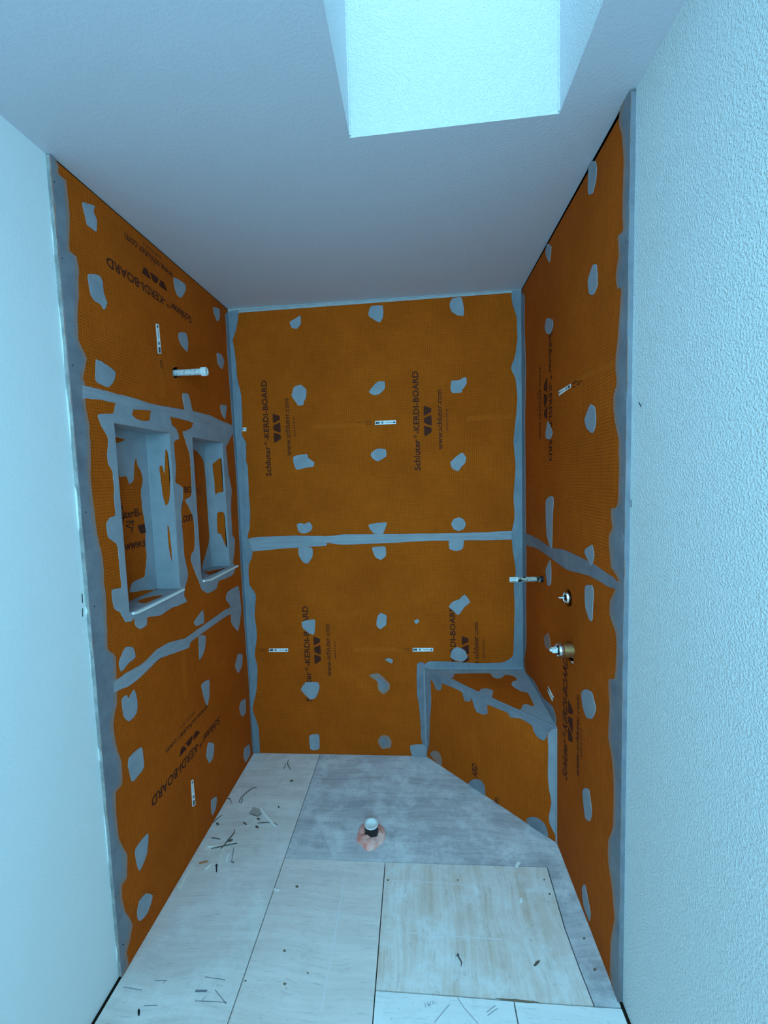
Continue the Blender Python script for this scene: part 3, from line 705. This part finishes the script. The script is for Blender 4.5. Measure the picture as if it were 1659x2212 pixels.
block(RIGHT, 'C6', br2, ((219,1122),(219,1690),(234,1122)), ((197,1325),(197,1507),(212,1325)), ((175,1265),(177,1590),(185,1265)), ((167,1378),(168,1490),(171,1378)))
block(RIGHT, 'C7', br1, ((333,1185),(333,652),(313,1185)), ((356,1035),(356,852),(337,1035)), ((385,1172),(386,815),(369,1172)), ((398,1085),(398,960),(391,1085)))
lettering(LEFT, '-BO', 'C2', (988,962),(1062,950),(988,908), bl2, bold=0.02)
lettering(LEFT, '.com', 'C2', (986,1182),(1072,1172),(986,1128), bl2)
marks(LEFT, 'C2', [[(990,1025),(982,1060),(975,1085)]], 0.004, bl2, mat='dark', name='marker_stroke')
# stickers, tape lines and stamped codes
sticker(BACK, 'C4', [(830,776),(940,770),(940,750),(830,755)], bb2)
sticker(BACK, 'C4', [(131,809),(152,808),(152,789),(131,790)], bb2)
sticker(BACK, 'C5', [(187,664),(282,663),(282,646),(187,647)], bb1)
sticker(BACK, 'C5', [(902,662),(1004,661),(1004,644),(902,644)], bb1)
sticker(LEFT, 'C1', [(902,1602),(885,1380),(908,1384),(927,1603)], bl3)
sticker(LEFT, 'C3', [(660,1225),(652,1085),(664,1078),(677,1215)], bl1)
sticker(RIGHT, 'E6', [(690,932),(518,1035),(522,1106),(690,985)], br2)
sticker(RIGHT, 'C7', [(247,790),(268,835),(274,815),(250,770)], br1)
def tape(pl, v, q, b): slab('tape_strip', pl, [on(pl, v, q)], 0.0003, 0.0, 'orange_tape', b)
tape(BACK, 'C4', [(510,772),(775,762),(775,790),(510,797)], bb2); tape(BACK, 'C4', [(1310,732),(1555,716),(1555,745),(1310,757)], bb2)
tape(BACK, 'C5', [(608,643),(830,641),(830,662),(608,664)], bb1)
tape(LEFT, 'C1', [(903,1605),(930,1605),(950,1930),(920,1930)], bl3); tape(LEFT, 'C3', [(600,385),(622,372),(636,640),(614,650)], bl1); tape(LEFT, 'C3', [(662,1230),(680,1222),(698,1420),(676,1440)], bl1)
tape(RIGHT, 'C6', [(330,1325),(530,1222),(530,1255),(330,1350)], br2)
def stamp(pl, v, lines, b, wd=0.0022): marks(pl, v, lines, wd, b, mat='print', name='stamped_code')
stamp(BACK, 'C4', [[(738,763),(765,764)],[(780,757),(812,756)],[(780,766),(814,765)],[(782,775),(812,773)]], bb2)
stamp(BACK, 'C5', [[(822,645),(850,645)],[(855,649),(885,648)],[(858,656),(886,656)],[(142,652),(172,652)],[(145,660),(170,659)]], bb1)
stamp(RIGHT, 'E6', [[(715,915),(778,878)],[(718,938),(778,905)],[(715,985),(760,965)],[(785,910),(860,885)],[(778,945),(830,925)]], br2, 0.003)
stamp(LEFT, 'C1', [[(918,1648),(924,1710)],[(930,1648),(936,1712)]], bl3, 0.004)
# small dents and pencil ticks on the painted walls
for v, ls, pl, par in (('A', [[(177,1283),(178,1302)],[(178,1314),(178,1332)]], WL, wl), ('C6', [[(600,182),(601,198)],[(592,588),(595,600)],[(579,1485),(581,1497)],[(622,1425),(632,1445)],[(587,1860),(587,1895)],[(570,2028),(571,2040)]], WR, wr), ('C7', [[(575,1215),(572,1235)],[(563,1935),(565,1955)]], WR, wr)):
    marks(pl, v, ls, 0.003, par, mat='dark', name='wall_tick', h=0.0008)

# ================================================================== THINGS
# ------------------------------------------------------------------ two recessed niches
def niche(R, D, ring_pts, label, back_pts, side_holes, bottom_hole, sill):
    y0, y1, z0, z1 = R
    root = thing('shower_niche', (0, (y0+y1)/2, z0), label, 'niche')
    t = 0.010
    PB = Plane((-D,0,0), (1,0,0), (0,1,0), (0,0,1))
    slab('back_panel', PB, [rectloop(y0-t, y1+t, z0-t, z1+t)], 0.0, -t, 'orange', root)
    PS = Plane((0,y1,0), (0,-1,0), (1,0,0), (0,0,1)); PN = Plane((0,y0,0), (0,1,0), (1,0,0), (0,0,1))
    PT = Plane((0,0,z1), (0,0,-1), (1,0,0), (0,1,0)); PBm = Plane((0,0,z0), (0,0,1), (1,0,0), (0,1,0))
    slab('side_panel', PS, [rectloop(-D, -0.0005, z0, z1)], 0.0, -t, 'orange', root)
    slab('side_panel', PN, [rectloop(-D, -0.0005, z0, z1)], 0.0, -t, 'orange', root)
    slab('top_panel', PT, [rectloop(-D, -0.0005, y0-t, y1+t)], 0.0, -t, 'orange', root)
    slab('bottom_panel', PBm, [rectloop(-D, -0.0005, y0-t, y1+t)], 0.0, -t, 'orange', root)
    coat('sealant_coat', PB, 'C2', back_pts, root, 'sealant', 0.0013)
    e = 0.0006
    slab('sealant_coat', PS, [rectloop(-D+e, 0, z0+e, z1-e)]+[smooth_loop(on(PS, 'C2', h), 3, 0.0006) for h in side_holes], 0.0012, 0.0, 'sealant', root)
    slab('sealant_coat', PN, [rectloop(-D+e, 0, z0+e, z1-e)], 0.0012, 0.0, 'sealant', root)
    slab('sealant_coat', PT, [rectloop(-D+e, 0, y0+e, y1-e)], 0.0012, 0.0, 'sealant', root)
    slab('sealant_coat', PBm, [rectloop(-D+e, 0, y0+e, y1-e), smooth_loop(on(PBm, 'C2', bottom_hole), 3, 0.0006)], 0.0012, 0.0, 'sealant', root)
    fl = slab('flange_sealant', LEFT, ring(ring_pts, R), 0.0018, -0.0003, 'sealant', root)
    # raised bead where the coats turn the back corner
    v, f = tube_data([(-D+0.002, y1-0.002, z0+0.004), (-D+0.002, y1-0.002, z1-0.004)], 0.0035, 6); obj('corner_bead', v, f, 'sealant', root)
    # white foam edge showing along the sill
    pts = [LEFT.at(*q, 0.004) for q in on(LEFT, 'C2', sill)]
    v, f = [], []
    for p in pts:
        for dx, dz in ((-0.006,-0.0042),(0.005,-0.0046),(0.006,0.003),(-0.006,0.0042)): v.append(p+Vector((dx, 0, dz)))
    for i in range(len(pts)-1):
        for k in range(4): f.append((4*i+k, 4*i+(k+1) % 4, 4*i+4+(k+1) % 4, 4*i+4+k))
    f += [(3,2,1,0), tuple(4*(len(pts)-1)+k for k in range(4))]
    sl = obj('sill_strip', v, f, 'white_card', root); sl['label'] = 'white sill edge strip'
    return root, PB
BACK1 = [(463,575),(475,700),(495,825),(550,825),(575,885),(605,850),(610,740),(625,680),(640,740),(665,790),(680,850),(665,950),(675,1080),(690,1150),(700,1250),(700,1350),(710,1450),(700,1560),(690,1610),(600,1650),(575,1730),(700,1712),(795,1690),(770,1400),(752,1000),(722,505),(600,470),(470,440),(462,515),(540,540),(500,560)]
n1, PB1 = niche(N1, D1, RING1, 'larger recessed wall niche with handwritten marks inside, nearer the camera', BACK1,
    [[(855,620),(875,640),(895,850),(890,1000),(865,1055),(840,1000),(820,860),(810,750),(830,745),(850,800)], [(872,1210),(888,1230),(906,1400),(910,1490),(895,1450),(880,1350)]],
    [(630,1802),(700,1772),(780,1755),(845,1752),(780,1785),(700,1818)], [(592,1893),(625,1885),(760,1822),(880,1762),(990,1705)])
lettering(PB1, 'uter®-', 'C2', (513,1163),(668,1130),(515,1090), n1, bold=0.02)
lettering(PB1, 'www.s', 'C2', (540,1405),(702,1372),(540,1350), n1, bold=0.02)
slab('emblem', PB1, [on(PB1, 'C2', [(640,1208),(695,1195),(705,1262),(662,1275),(652,1250)])], 0.0005, 0.0, 'print', n1)
marks(PB1, 'C2', [[(520,1050),(512,1075)],[(515,1060),(535,1150)],[(520,1200),(530,1150),(545,1130)],[(548,1180),(606,1172)],[(606,1172),(590,1265)],[(552,1215),(600,1232)],[(600,1180),(545,1215)]], 0.0035, n1, mat='dark', name='marker_stroke', h=0.0008)
BACK2 = [(1064,532),(1070,610),(1110,640),(1150,700),(1165,800),(1185,1000),(1200,1200),(1195,1340),(1165,1450),(1142,1520),(1145,1590),(1215,1530),(1212,1200),(1192,700),(1186,545)]
n2, PB2 = niche(N2, D2_, RING2, 'narrower-looking recessed wall niche beside the back corner, farther from the camera', BACK2,
    [[(1225,730),(1290,680),(1298,760),(1306,900),(1306,950),(1270,950),(1245,970),(1235,850)], [(1260,1110),(1315,1110),(1328,1250),(1338,1385),(1310,1330),(1290,1280),(1260,1260)]],
    [(1160,1570),(1250,1552),(1330,1538),(1300,1555),(1200,1595)], [(1145,1640),(1198,1632),(1300,1580),(1412,1522)])
marks(PB2, 'C2', [[(1100,930),(1140,900),(1125,980)],[(1105,935),(1125,975)]], 0.003, n2, mat='dark', name='marker_stroke', h=0.0006)

# ------------------------------------------------------------------ corner bench
bench = thing('corner_bench', (W-0.2, -0.2, 0), 'triangular orange corner bench with grey sealed edges', 'bench')
def prism(name, pts, z0, z1, mat, parent, bevel=0):
    PL = Plane((0,0,0), (0,0,1), (1,0,0), (0,1,0))
    v, f, uv = slab_data(PL, [pts], z1, z0)
    return obj(name, v, f, mat, parent, uvs=uv)
blen = math.hypot(W-BX, BY)
prism('seat_board', [(BX+0.003,-0.002),(W-0.002,BY+0.003),(W-0.002,-0.002)], BH-0.0125, BH, 'orange', bench)
slab('front_board', BFRONT, [rectloop(0.003, blen-0.003, 0.002, BH-0.0125)], 0.0, -0.0125, 'orange', bench)
fb = bench
SEAT_HOLE = [(470,300),(640,297),(820,297),(845,330),(890,350),(940,340),(975,312),(1040,318),(1085,345),(1085,370),(1050,378),(1038,410),(1065,440),(1130,475),(1195,490),(1235,560),(1262,630),(1180,605),(1150,615),(1120,664),(1000,612),(845,545),(855,475),(800,450),(730,455),(700,478),(440,348),(465,330)]
slab('seat_sealant', BTOP, [[(BX+0.001,-0.0005),(W-0.0005,BY+0.001),(W-0.0005,-0.0005)], smooth_loop(on(BTOP, 'D2', SEAT_HOLE), 3, 0.0004)], 0.0012, 0.0, 'sealant', bench)
def front_coat(pts, mat, t):
    q = [(0.0 if u < 0.022 and edge_l else blen if u > blen-0.022 and edge_r else u, BH if v > BH-0.024 else v) for (u, v), edge_l, edge_r in
         [(p, True, True) for p in on(BFRONT, 'D2', pts)]]
    slab('front_sealant', BFRONT, [smooth_loop(q, 3)], t, -0.0003, mat, bench)
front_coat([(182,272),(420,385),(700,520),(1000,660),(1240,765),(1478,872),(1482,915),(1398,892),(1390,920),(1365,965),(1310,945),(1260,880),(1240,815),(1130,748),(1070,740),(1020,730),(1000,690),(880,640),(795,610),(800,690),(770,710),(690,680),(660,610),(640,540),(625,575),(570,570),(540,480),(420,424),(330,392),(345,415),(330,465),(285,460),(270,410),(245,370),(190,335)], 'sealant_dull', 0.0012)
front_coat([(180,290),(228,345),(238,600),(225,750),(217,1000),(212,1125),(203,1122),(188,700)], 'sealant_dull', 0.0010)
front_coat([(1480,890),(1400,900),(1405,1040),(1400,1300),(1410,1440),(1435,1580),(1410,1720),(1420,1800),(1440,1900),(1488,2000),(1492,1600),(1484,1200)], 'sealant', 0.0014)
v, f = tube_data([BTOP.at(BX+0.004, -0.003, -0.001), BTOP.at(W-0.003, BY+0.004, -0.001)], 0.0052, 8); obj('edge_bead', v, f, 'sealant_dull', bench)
for e0, e1 in (((BX,-0.001,BH),(W-0.001,-0.001,BH)),((W-0.001,-0.001,BH),(W-0.001,BY,BH)),((BX,-0.001,0.003),(BX,-0.001,BH)),((W-0.001,BY,0.003),(W-0.001,BY,BH))):
    v, f = tube_data([e0, e1], 0.0045, 8); obj('joint_bead', v, f, 'sealant', bench)
for pts, m in (([(230,1090),(270,1065),(320,1090),(345,1170),(335,1215),(250,1140)], 'sealant_thin'), ([(610,1385),(660,1350),(730,1360),(770,1420),(775,1510),(700,1470),(640,1430)], 'sealant_dull'), ([(1185,1760),(1220,1725),(1300,1735),(1370,1800),(1400,1880),(1390,1945),(1260,1860)], 'sealant_dull')):
    coat('sealant_patch', BFRONT, 'D2', pts, bench, m)
lettering(BFRONT, 'ARD', 'D2', (700,1345),(695,1208),(648,1360), bench)
lettering(BFRONT, 'm', 'D2', (908,1602),(906,1548),(875,1585), bench)

# ------------------------------------------------------------------ plumbing stubs
def stub_base(pl, v, p): return pl.at(*on(pl, v, [p])[0])
ppm = lambda p: FPX/(Vector(p)-CAM).dot(CF)
# white capped stub on the left wall
b = stub_base(LEFT, 'C1', (1042,1748)); tip = reach(b, (1,0,0), 447)
r = 0.5*13.5/ppm(b+Vector((tip/2,0,0)))
root = thing('shower_arm_stub', b, 'white capped pipe stub sticking out of the left wall above the niches', 'pipe')
v, f = lathe_data(b, (1,0,0), [(-0.09,r),(tip-0.030,r),(tip-0.030,r*0.86),(tip-0.02,r*0.86)], 20); obj('pipe', v, f, 'scuffed', root, smooth=False)
cr = r*1.38
v, f = lathe_data(b, (1,0,0), [(tip-0.024,cr*0.92),(tip-0.021,cr),(tip-0.004,cr),(tip,cr*0.86),(tip,cr*0.5),(tip-0.002,cr*0.45)], 12); cap = obj('cap', v, f, 'white_plastic', root)
for k in range(6):
    an = k*math.pi/3+0.3; c = b+Vector((tip-0.012, math.cos(an)*cr, math.sin(an)*cr))
    v, f = tube_data([c+Vector((-0.008,0,0)), c+Vector((0.008,0,0))], 0.0018, 5); obj('cap_rib', v, f, 'white_plastic', cap)
# black stub smeared with plaster on the right wall
b = stub_base(RIGHT, 'D3', (770,340)); tip = reach(b, (-1,0,0), 1080+170*0.12055)
r = 0.5*11.5/ppm(b-Vector((tip/2,0,0)))
root = thing('hand_shower_stub', b, 'black pipe stub crusted with plaster, highest fitting on the right wall', 'pipe')
v, f = lathe_data(b, (-1,0,0), [(-0.09,r*1.0),(tip*0.12,r*1.0),(tip*0.12,r*0.93),(tip*0.72,r*0.95),(tip*0.76,r*0.95)], 18); obj('pipe', v, f, 'plastered_pipe', root)
v, f = lathe_data(b, (-1,0,0), [(0.0,r*1.18),(0.012,r*1.18),(0.013,r*1.0)], 18); obj('collar', v, f, 'black_plastic', root)
v, f = lathe_data(b, (-1,0,0), [(tip*0.76,r*1.0),(tip*0.78,r*1.08),(tip*0.97,r*1.08),(tip,r*0.9),(tip,r*0.3)], 14); cap = obj('cap', v, f, 'white_plastic', root); cap['label'] = 'pale plug at the open end'
for k in range(7):
    an = k*2*math.pi/7; c = b+Vector((-tip*0.9, math.cos(an)*r*1.08, math.sin(an)*r*1.08))
    v, f = tube_data([c+Vector((-tip*0.08,0,0)), c+Vector((tip*0.09,0,0))], r*0.09, 5); obj('cap_rib', v, f, 'dark', cap)
# diverter: chrome nut in a small hole with a thin white stem
b = stub_base(RIGHT, 'D3', (1218,672)); s = ppm(b)
r = 0.5*27/s
root = thing('diverter_valve', b, 'small chrome valve with a thin white stem, middle fitting on the right wall', 'valve')
v, f = lathe_data(b, (-1,0,0), [(-0.06,r*0.55),(-0.012,r*0.55),(-0.012,r*0.98),(-0.002,r),(0.004,r*0.98),(0.010,r*0.92),(0.012,r*0.80),(0.006,r*0.72),(0.004,r*0.3)], 28); obj('retaining_nut', v, f, 'chrome', root, smooth=False)
v, f = lathe_data(b, (-1,0,0), [(0.0,r*0.42),(0.012,r*0.42),(0.014,r*0.30)], 18); obj('bonnet', v, f, 'dark', root)
tip = reach(b, (-1,0,0), 1080+1050*0.12055)
v, f = lathe_data(b, (-1,0,0), [(0.0,r*0.17),(tip*0.72,r*0.15),(tip*0.74,r*0.11),(tip,r*0.09)], 12); obj('stem', v, f, 'white_plastic', root)
# mixing valve: brass body, chrome ring, white stem
b = stub_base(RIGHT, 'D3', (1292,1610)); s = ppm(b); r = 0.5*31/s
t1 = reach(b, (-1,0,0), 1080+1125*0.12055); t2 = reach(b, (-1,0,0), 1080+1030*0.12055); t3 = reach(b, (-1,0,0), 1080+890*0.12055)
root = thing('mixing_valve', b, 'brass and chrome mixing valve with white stem, lowest fitting on the right wall', 'valve')
v, f = lathe_data(b, (-1,0,0), [(-0.08,r),(t1,r)], 32); obj('brass_body', v, f, 'brass', root, smooth=False)
v, f = lathe_data(b, (-1,0,0), [(t1,r*1.0),(t1+0.001,r*1.05),(t1+(t2-t1)*.3,r*1.06),(t1+(t2-t1)*.35,r*0.98),(t1+(t2-t1)*.5,r*0.98),(t1+(t2-t1)*.55,r*1.04),(t2-0.001,r*1.0),(t2,r*0.86),(t2-0.006,r*0.80),(t2-0.008,r*0.2)], 32); obj('chrome_ring', v, f, 'chrome', root)
v, f = lathe_data(b, (-1,0,0), [(t2-0.010,r*0.62),(t2+0.001,r*0.60),(t2+0.002,r*0.45)], 20); obj('cartridge', v, f, 'dark', root)
m_ = (t3-t2)
v, f = join(box_data(b.x-t3, b.x-t2+0.006, b.y-r*0.16, b.y+r*0.16, b.z-r*0.14, b.z+r*0.14), box_data(b.x-t2-m_*0.72, b.x-t2+0.006, b.y-r*0.34, b.y+r*0.34, b.z-r*0.30, b.z+r*0.26), box_data(b.x-t2-m_*0.30, b.x-t2+0.006, b.y-r*0.4, b.y+r*0.4, b.z+r*0.2, b.z+r*0.44))
obj('stem', v, f, 'white_plastic', root)
for dz in (0.9, -0.9):
    v, f = lathe_data(b+Vector((0.004, 0.0, dz*r*1.15)), (-1,0,0), [(-0.05,r*0.16),(0.001,r*0.16),(0.003,r*0.1)], 10); obj('stop_screw', v, f, 'chrome', root)
slab('tape_scrap', RIGHT, [on(RIGHT, 'D3', [(1240,1812),(1305,1812),(1311,1886)])], -0.004, -0.006, 'white_card', root)

# ------------------------------------------------------------------ drain stub in its collar of foam
c = F(803,1806); base = Vector((c[0], c[1], 0.0))
hh = min((abs(proj(base+Vector((0,0,h*0.001)))[1]-1779.5), h*0.001) for h in range(10, 200))[1]
r = 14.8/ppm(base+Vector((0,0,hh)))
root = thing('drain_stub', base, 'short black drain pipe stub with pale cap in the plywood floor', 'pipe')
v, f = lathe_data(base, (0,0,1), [(-0.015,r*0.98),(hh,r),(hh+0.001,r*0.99)], 32, close=False); p = obj('pipe', v, f, 'black_plastic', root, smooth=True)
v, f = lathe_data(base, (0,0,1), [(hh-0.004,r*1.005),(hh+0.0005,r*1.02),(hh+0.002,r*0.99),(hh+0.002,r*0.86),(hh-0.011,r*0.83),(hh-0.012,r*0.4),(hh-0.0115,0.0)], 32, close=False); obj('test_cap', v, f, 'white_plastic', root)
# foam: a lumpy ring, higher at the back, running out toward the room
rng = random.Random(11); nA, nR = 40, 9
outl = on(FLOOR, 'D4', [(400,1050),(430,920),(480,760),(560,610),(650,530),(900,500),(1130,560),(1230,690),(1290,870),(1270,1020),(1200,1140),(1060,1230),(970,1320),(870,1340),(760,1400),(690,1350),(600,1240),(530,1170),(440,1140)])
ang = sorted((math.atan2(q[1]-c[1], q[0]-c[0]), math.hypot(q[0]-c[0], q[1]-c[1])) for q in outl)
aa = [a for a, _ in ang]; rr = [max(d, r*1.35) for _, d in ang]
vs, fs = [], []
for i in range(nA):
    a = -math.pi+2*math.pi*i/nA; R_ = float(np.interp(a, aa, rr, period=2*math.pi))
    top = 0.017-0.005*math.sin(a)+0.005*math.sin(3*a+1)+rng.uniform(-0.002, 0.002)
    for j in range(nR):
        t = j/(nR-1); rad = r*1.004+(R_-r*1.004)*t
        z = top*math.sqrt(max(0, 1-t**2.4))*(1+0.10*math.sin(5*a+7*t)+rng.uniform(-.06, .06)) if j < nR-1 else -0.001
        vs.append((c[0]+rad*math.cos(a), c[1]+rad*math.sin(a), z))
for i in range(nA):
    for j in range(nR-1):
        i2 = (i+1) % nA; fs.append((i*nR+j, i*nR+j+1, i2*nR+j+1, i2*nR+j))
o = obj('foam_collar', vs, fs, 'foam', None, origin=(c[0], c[1], 0), smooth=True)
tag(o, 'lumpy pink expanding foam around the drain stub', 'foam')

# ------------------------------------------------------------------ debris on the plywood, each scrap its own thing
GR = 'construction scraps on the plywood floor'
def stick(name, v, pts, rad, mat, label, cat='debris', taper=True, lift=0.0012):
    q = [FLOOR.at(*p, 0) for p in on(FLOOR, v, pts)]
    n = len(q); rd = [rad*(0.45+0.55*math.sin(math.pi*(i+0.6)/(n+0.2))) if taper else rad for i in range(n)]
    q = [p+Vector((0,0,rd[i]*0.9+lift)) for i, p in enumerate(q)]
    vv, ff = tube_data(q, rd, 6)
    cc = sum(q, Vector())/n
    return tag(obj(name, vv, ff, mat, None, origin=(cc.x, cc.y, 0.0006)), label, cat, GR)
def scrap(name, v, pts, th, mat, label, cat='debris'):
    lo = on(FLOOR, v, pts)
    cc = (sum(p[0] for p in lo)/len(lo), sum(p[1] for p in lo)/len(lo), 0.0012)
    vv, ff, uv = slab_data(FLOOR, [lo], 0.0012+th, 0.0011)
    bx_ = FLOOR.at(*lo[0])
    vv = [Vector(p)+Vector((0,0,th*0.6*math.sin(37*p[0]+11*p[1]) if p[2] > 0.00115+th*0.5 else 0)) for p in vv]
    return tag(obj(name, vv, ff, mat, None, uvs=uv, origin=cc), label, cat, GR)
stick('curved_twig', 'E1', [(1112,133),(1060,152),(1000,190),(930,250),(885,305),(868,352)], 0.0022, 'twig', 'long curved dark twig near the left wall')
stick('wood_splinter', 'E1', [(922,292),(912,325),(898,362)], 0.0020, 'twig', 'short dark splinter under the end of the curved twig')
scrap('card_scrap', 'E1', [(1010,492),(1070,412),(1160,440),(1168,498),(1120,528)], 0.0015, 'card_grey', 'small grey square of card beside the white strip')
stick('wood_splinter', 'E1', [(1012,495),(1060,515),(1125,540),(1180,500)], 0.0018, 'twig', 'dark bent splinter along the edge of the grey card')
scrap('foam_strip', 'E1', [(1155,450),(1178,440),(1235,490),(1262,535),(1320,590),(1350,635),(1390,668),(1370,675),(1330,650),(1250,580),(1200,525)], 0.006, 'white_card', 'white torn strip lying beside the grey card')
stick('wood_splinter', 'E1', [(1128,632),(1200,628),(1295,622)], 0.0017, 'twig', 'thin straight splinter pointing at the tip of the white strip')
scrap('wood_chip', 'E1', [(1345,625),(1370,632),(1398,658),(1390,670),(1350,645)], 0.003, 'twig', 'dark chip at the lower end of the white strip')
scrap('wood_chip', 'E1', [(1095,685),(1112,672),(1140,690),(1132,702),(1110,698)], 0.003, 'twig', 'dark chip lying alone below the grey card')
scrap('wood_chip', 'E1', [(1112,572),(1140,565),(1162,578),(1140,588)], 0.002, 'twig', 'small dark flake between the grey card and the thin splinter')
scrap('wood_chip', 'E1', [(925,622),(945,618),(978,648),(965,655),(940,640)], 0.002, 'twig', 'small forked dark flake left of the lone dark chip')
scrap('wood_chip', 'E1', [(1405,405),(1420,396),(1430,410),(1418,424)], 0.003, 'twig', 'tiny round dark crumb above the white strip')
scrap('wood_chip', 'E1', [(712,285),(745,288),(748,300),(718,298)], 0.002, 'twig', 'tiny dark flake against the left wall')
stick('thin_stem', 'E1', [(742,300),(758,325),(765,355)], 0.0014, 'twig', 'thin curled stem by the left wall')
stick('thin_stem', 'E1', [(640,520),(600,548),(560,580),(515,630)], 0.0018, 'twig', 'dark stem lying close along the left wall')
scrap('wood_chip', 'E1', [(555,640),(580,630),(595,650),(575,665)], 0.003, 'twig', 'dark crumb at the foot of the left wall')
stick('leafy_twig', 'E1', [(808,720),(800,770),(765,820),(720,870),(680,925),(645,960),(620,985)], 0.0028, 'twig', 'thick dark bent twig crossing the pale stick')
scrap('dry_leaf', 'E1', [(720,880),(745,855),(785,850),(780,865),(750,888)], 0.0015, 'twig', 'small dark leaf on the thick bent twig')
stick('wood_splinter', 'E1', [(485,985),(570,968),(680,942),(780,922),(848,908)], 0.0024, 'twig', 'long dark sliver under the thick bent twig')
scrap('pale_stick', 'E1', [(430,955),(640,925),(850,880),(855,892),(640,942),(470,968)], 0.004, 'chip_pale', 'long pale stick crossed by the thick bent twig')
stick('wood_splinter', 'E1', [(488,836),(540,844),(610,856)], 0.0022, 'twig', 'short dark splinter above the pale stick')
scrap('wood_shaving', 'E1', [(685,1150),(700,1080),(750,1040),(755,1060),(725,1100),(708,1190),(690,1185)], 0.004, 'white_card', 'white curled shaving below the thick bent twig')
stick('thin_stem', 'E1', [(800,965),(785,1060),(768,1160)], 0.0015, 'ink_grey', 'thin grey stem beside the white curled shaving')
scrap('wood_chip', 'E1', [(752,1165),(770,1150),(808,1175),(790,1182)], 0.003, 'ink_grey', 'grey crumb at the lower end of the thin grey stem')
scrap('wood_shaving', 'E1', [(608,1060),(625,1055),(622,1100),(605,1190),(595,1190)], 0.003, 'chip_pale', 'narrow pale shaving left of the white curled shaving')
scrap('wood_chip', 'E1', [(315,1185),(350,1178),(440,1162),(435,1172),(360,1190),(318,1194)], 0.003, 'chip_orange', 'reddish brown wood sliver near the black screw')
scrap('wood_shaving', 'E1', [(400,1268),(445,1222),(500,1178),(485,1210),(440,1255),(405,1282)], 0.003, 'chip_pale', 'pale pointed shaving between brown sliver and black screw')
rt = FLOOR.at(*on(FLOOR, 'E1', [(560,1225)])[0])
q1, q2 = [FLOOR.at(*p, 0.004) for p in on(FLOOR, 'E1', [(560,1225),(562,1320)])]
root = thing('drywall_screw', (rt.x, rt.y, 0.0012), 'black screw lying on the left plywood sheet', 'screw')
v, f = tube_data([q1, q1.lerp(q2, .8), q2], [0.0026, 0.0022, 0.0004], 8); obj('shank', v, f, 'dark', root)
v, f = lathe_data(q1, (q1-q2), [(-0.003,0.0022),(0.0015,0.0046),(0.0025,0.0046)], 12); obj('head', v, f, 'dark', root)
scrap('trim_offcut', 'E1', [(20,1515),(60,1470),(225,1190),(232,1200),(75,1525),(45,1540)], 0.006, 'chip_pale', 'long white trim offcut lying along the left wall')
scrap('paper_chip', 'E1', [(1345,1538),(1375,1535),(1425,1555),(1400,1572),(1355,1555)], 0.003, 'white_card', 'white chip lying across the plywood joint')
scrap('paper_chip', 'E2', [(925,98),(938,68),(962,70),(958,85),(940,108)], 0.006, 'white_card', 'white chip on the joint in front of the bench')
scrap('paper_chip', 'E2', [(955,322),(965,298),(975,318),(968,328)], 0.004, 'white_card', 'tiny white chip on the worn plywood sheet')
q = [FLOOR.at(*p, 0.0035) for p in on(FLOOR, 'E2', [(560,668),(572,692),(584,712),(580,742)])]
root = thing('bent_nail', (q[0].x, q[0].y, 0.0012), 'bent dark nail lying on the worn plywood sheet', 'nail')
v, f = tube_data(q, [0.0021,0.0021,0.0020,0.0006], 8); obj('shank', v, f, 'nail_steel', root)
v, f = lathe_data(q[0], (q[0]-q[1]), [(-0.0005,0.0045),(0.0012,0.0045)], 12); obj('head', v, f, 'nail_steel', root)
scrap('wood_chip', 'E2', [(1045,732),(1062,708),(1085,700),(1080,712),(1058,735)], 0.003, 'twig', 'dark chip on the worn plywood sheet right of the nail')
stick('wood_splinter', 'C8', [(612,58),(610,72),(618,86)], 0.0022, 'twig', 'dark splinter near the foot of the back wall')
stick('wood_splinter', 'C8', [(604,70),(598,86)], 0.0018, 'twig', 'shorter dark splinter left of the one near the back wall')
scrap('wood_chip', 'E1', [(1570,55),(1595,38),(1620,45),(1600,60)], 0.002, 'twig', 'dark smear-like flake near the joint of the grey sheet')
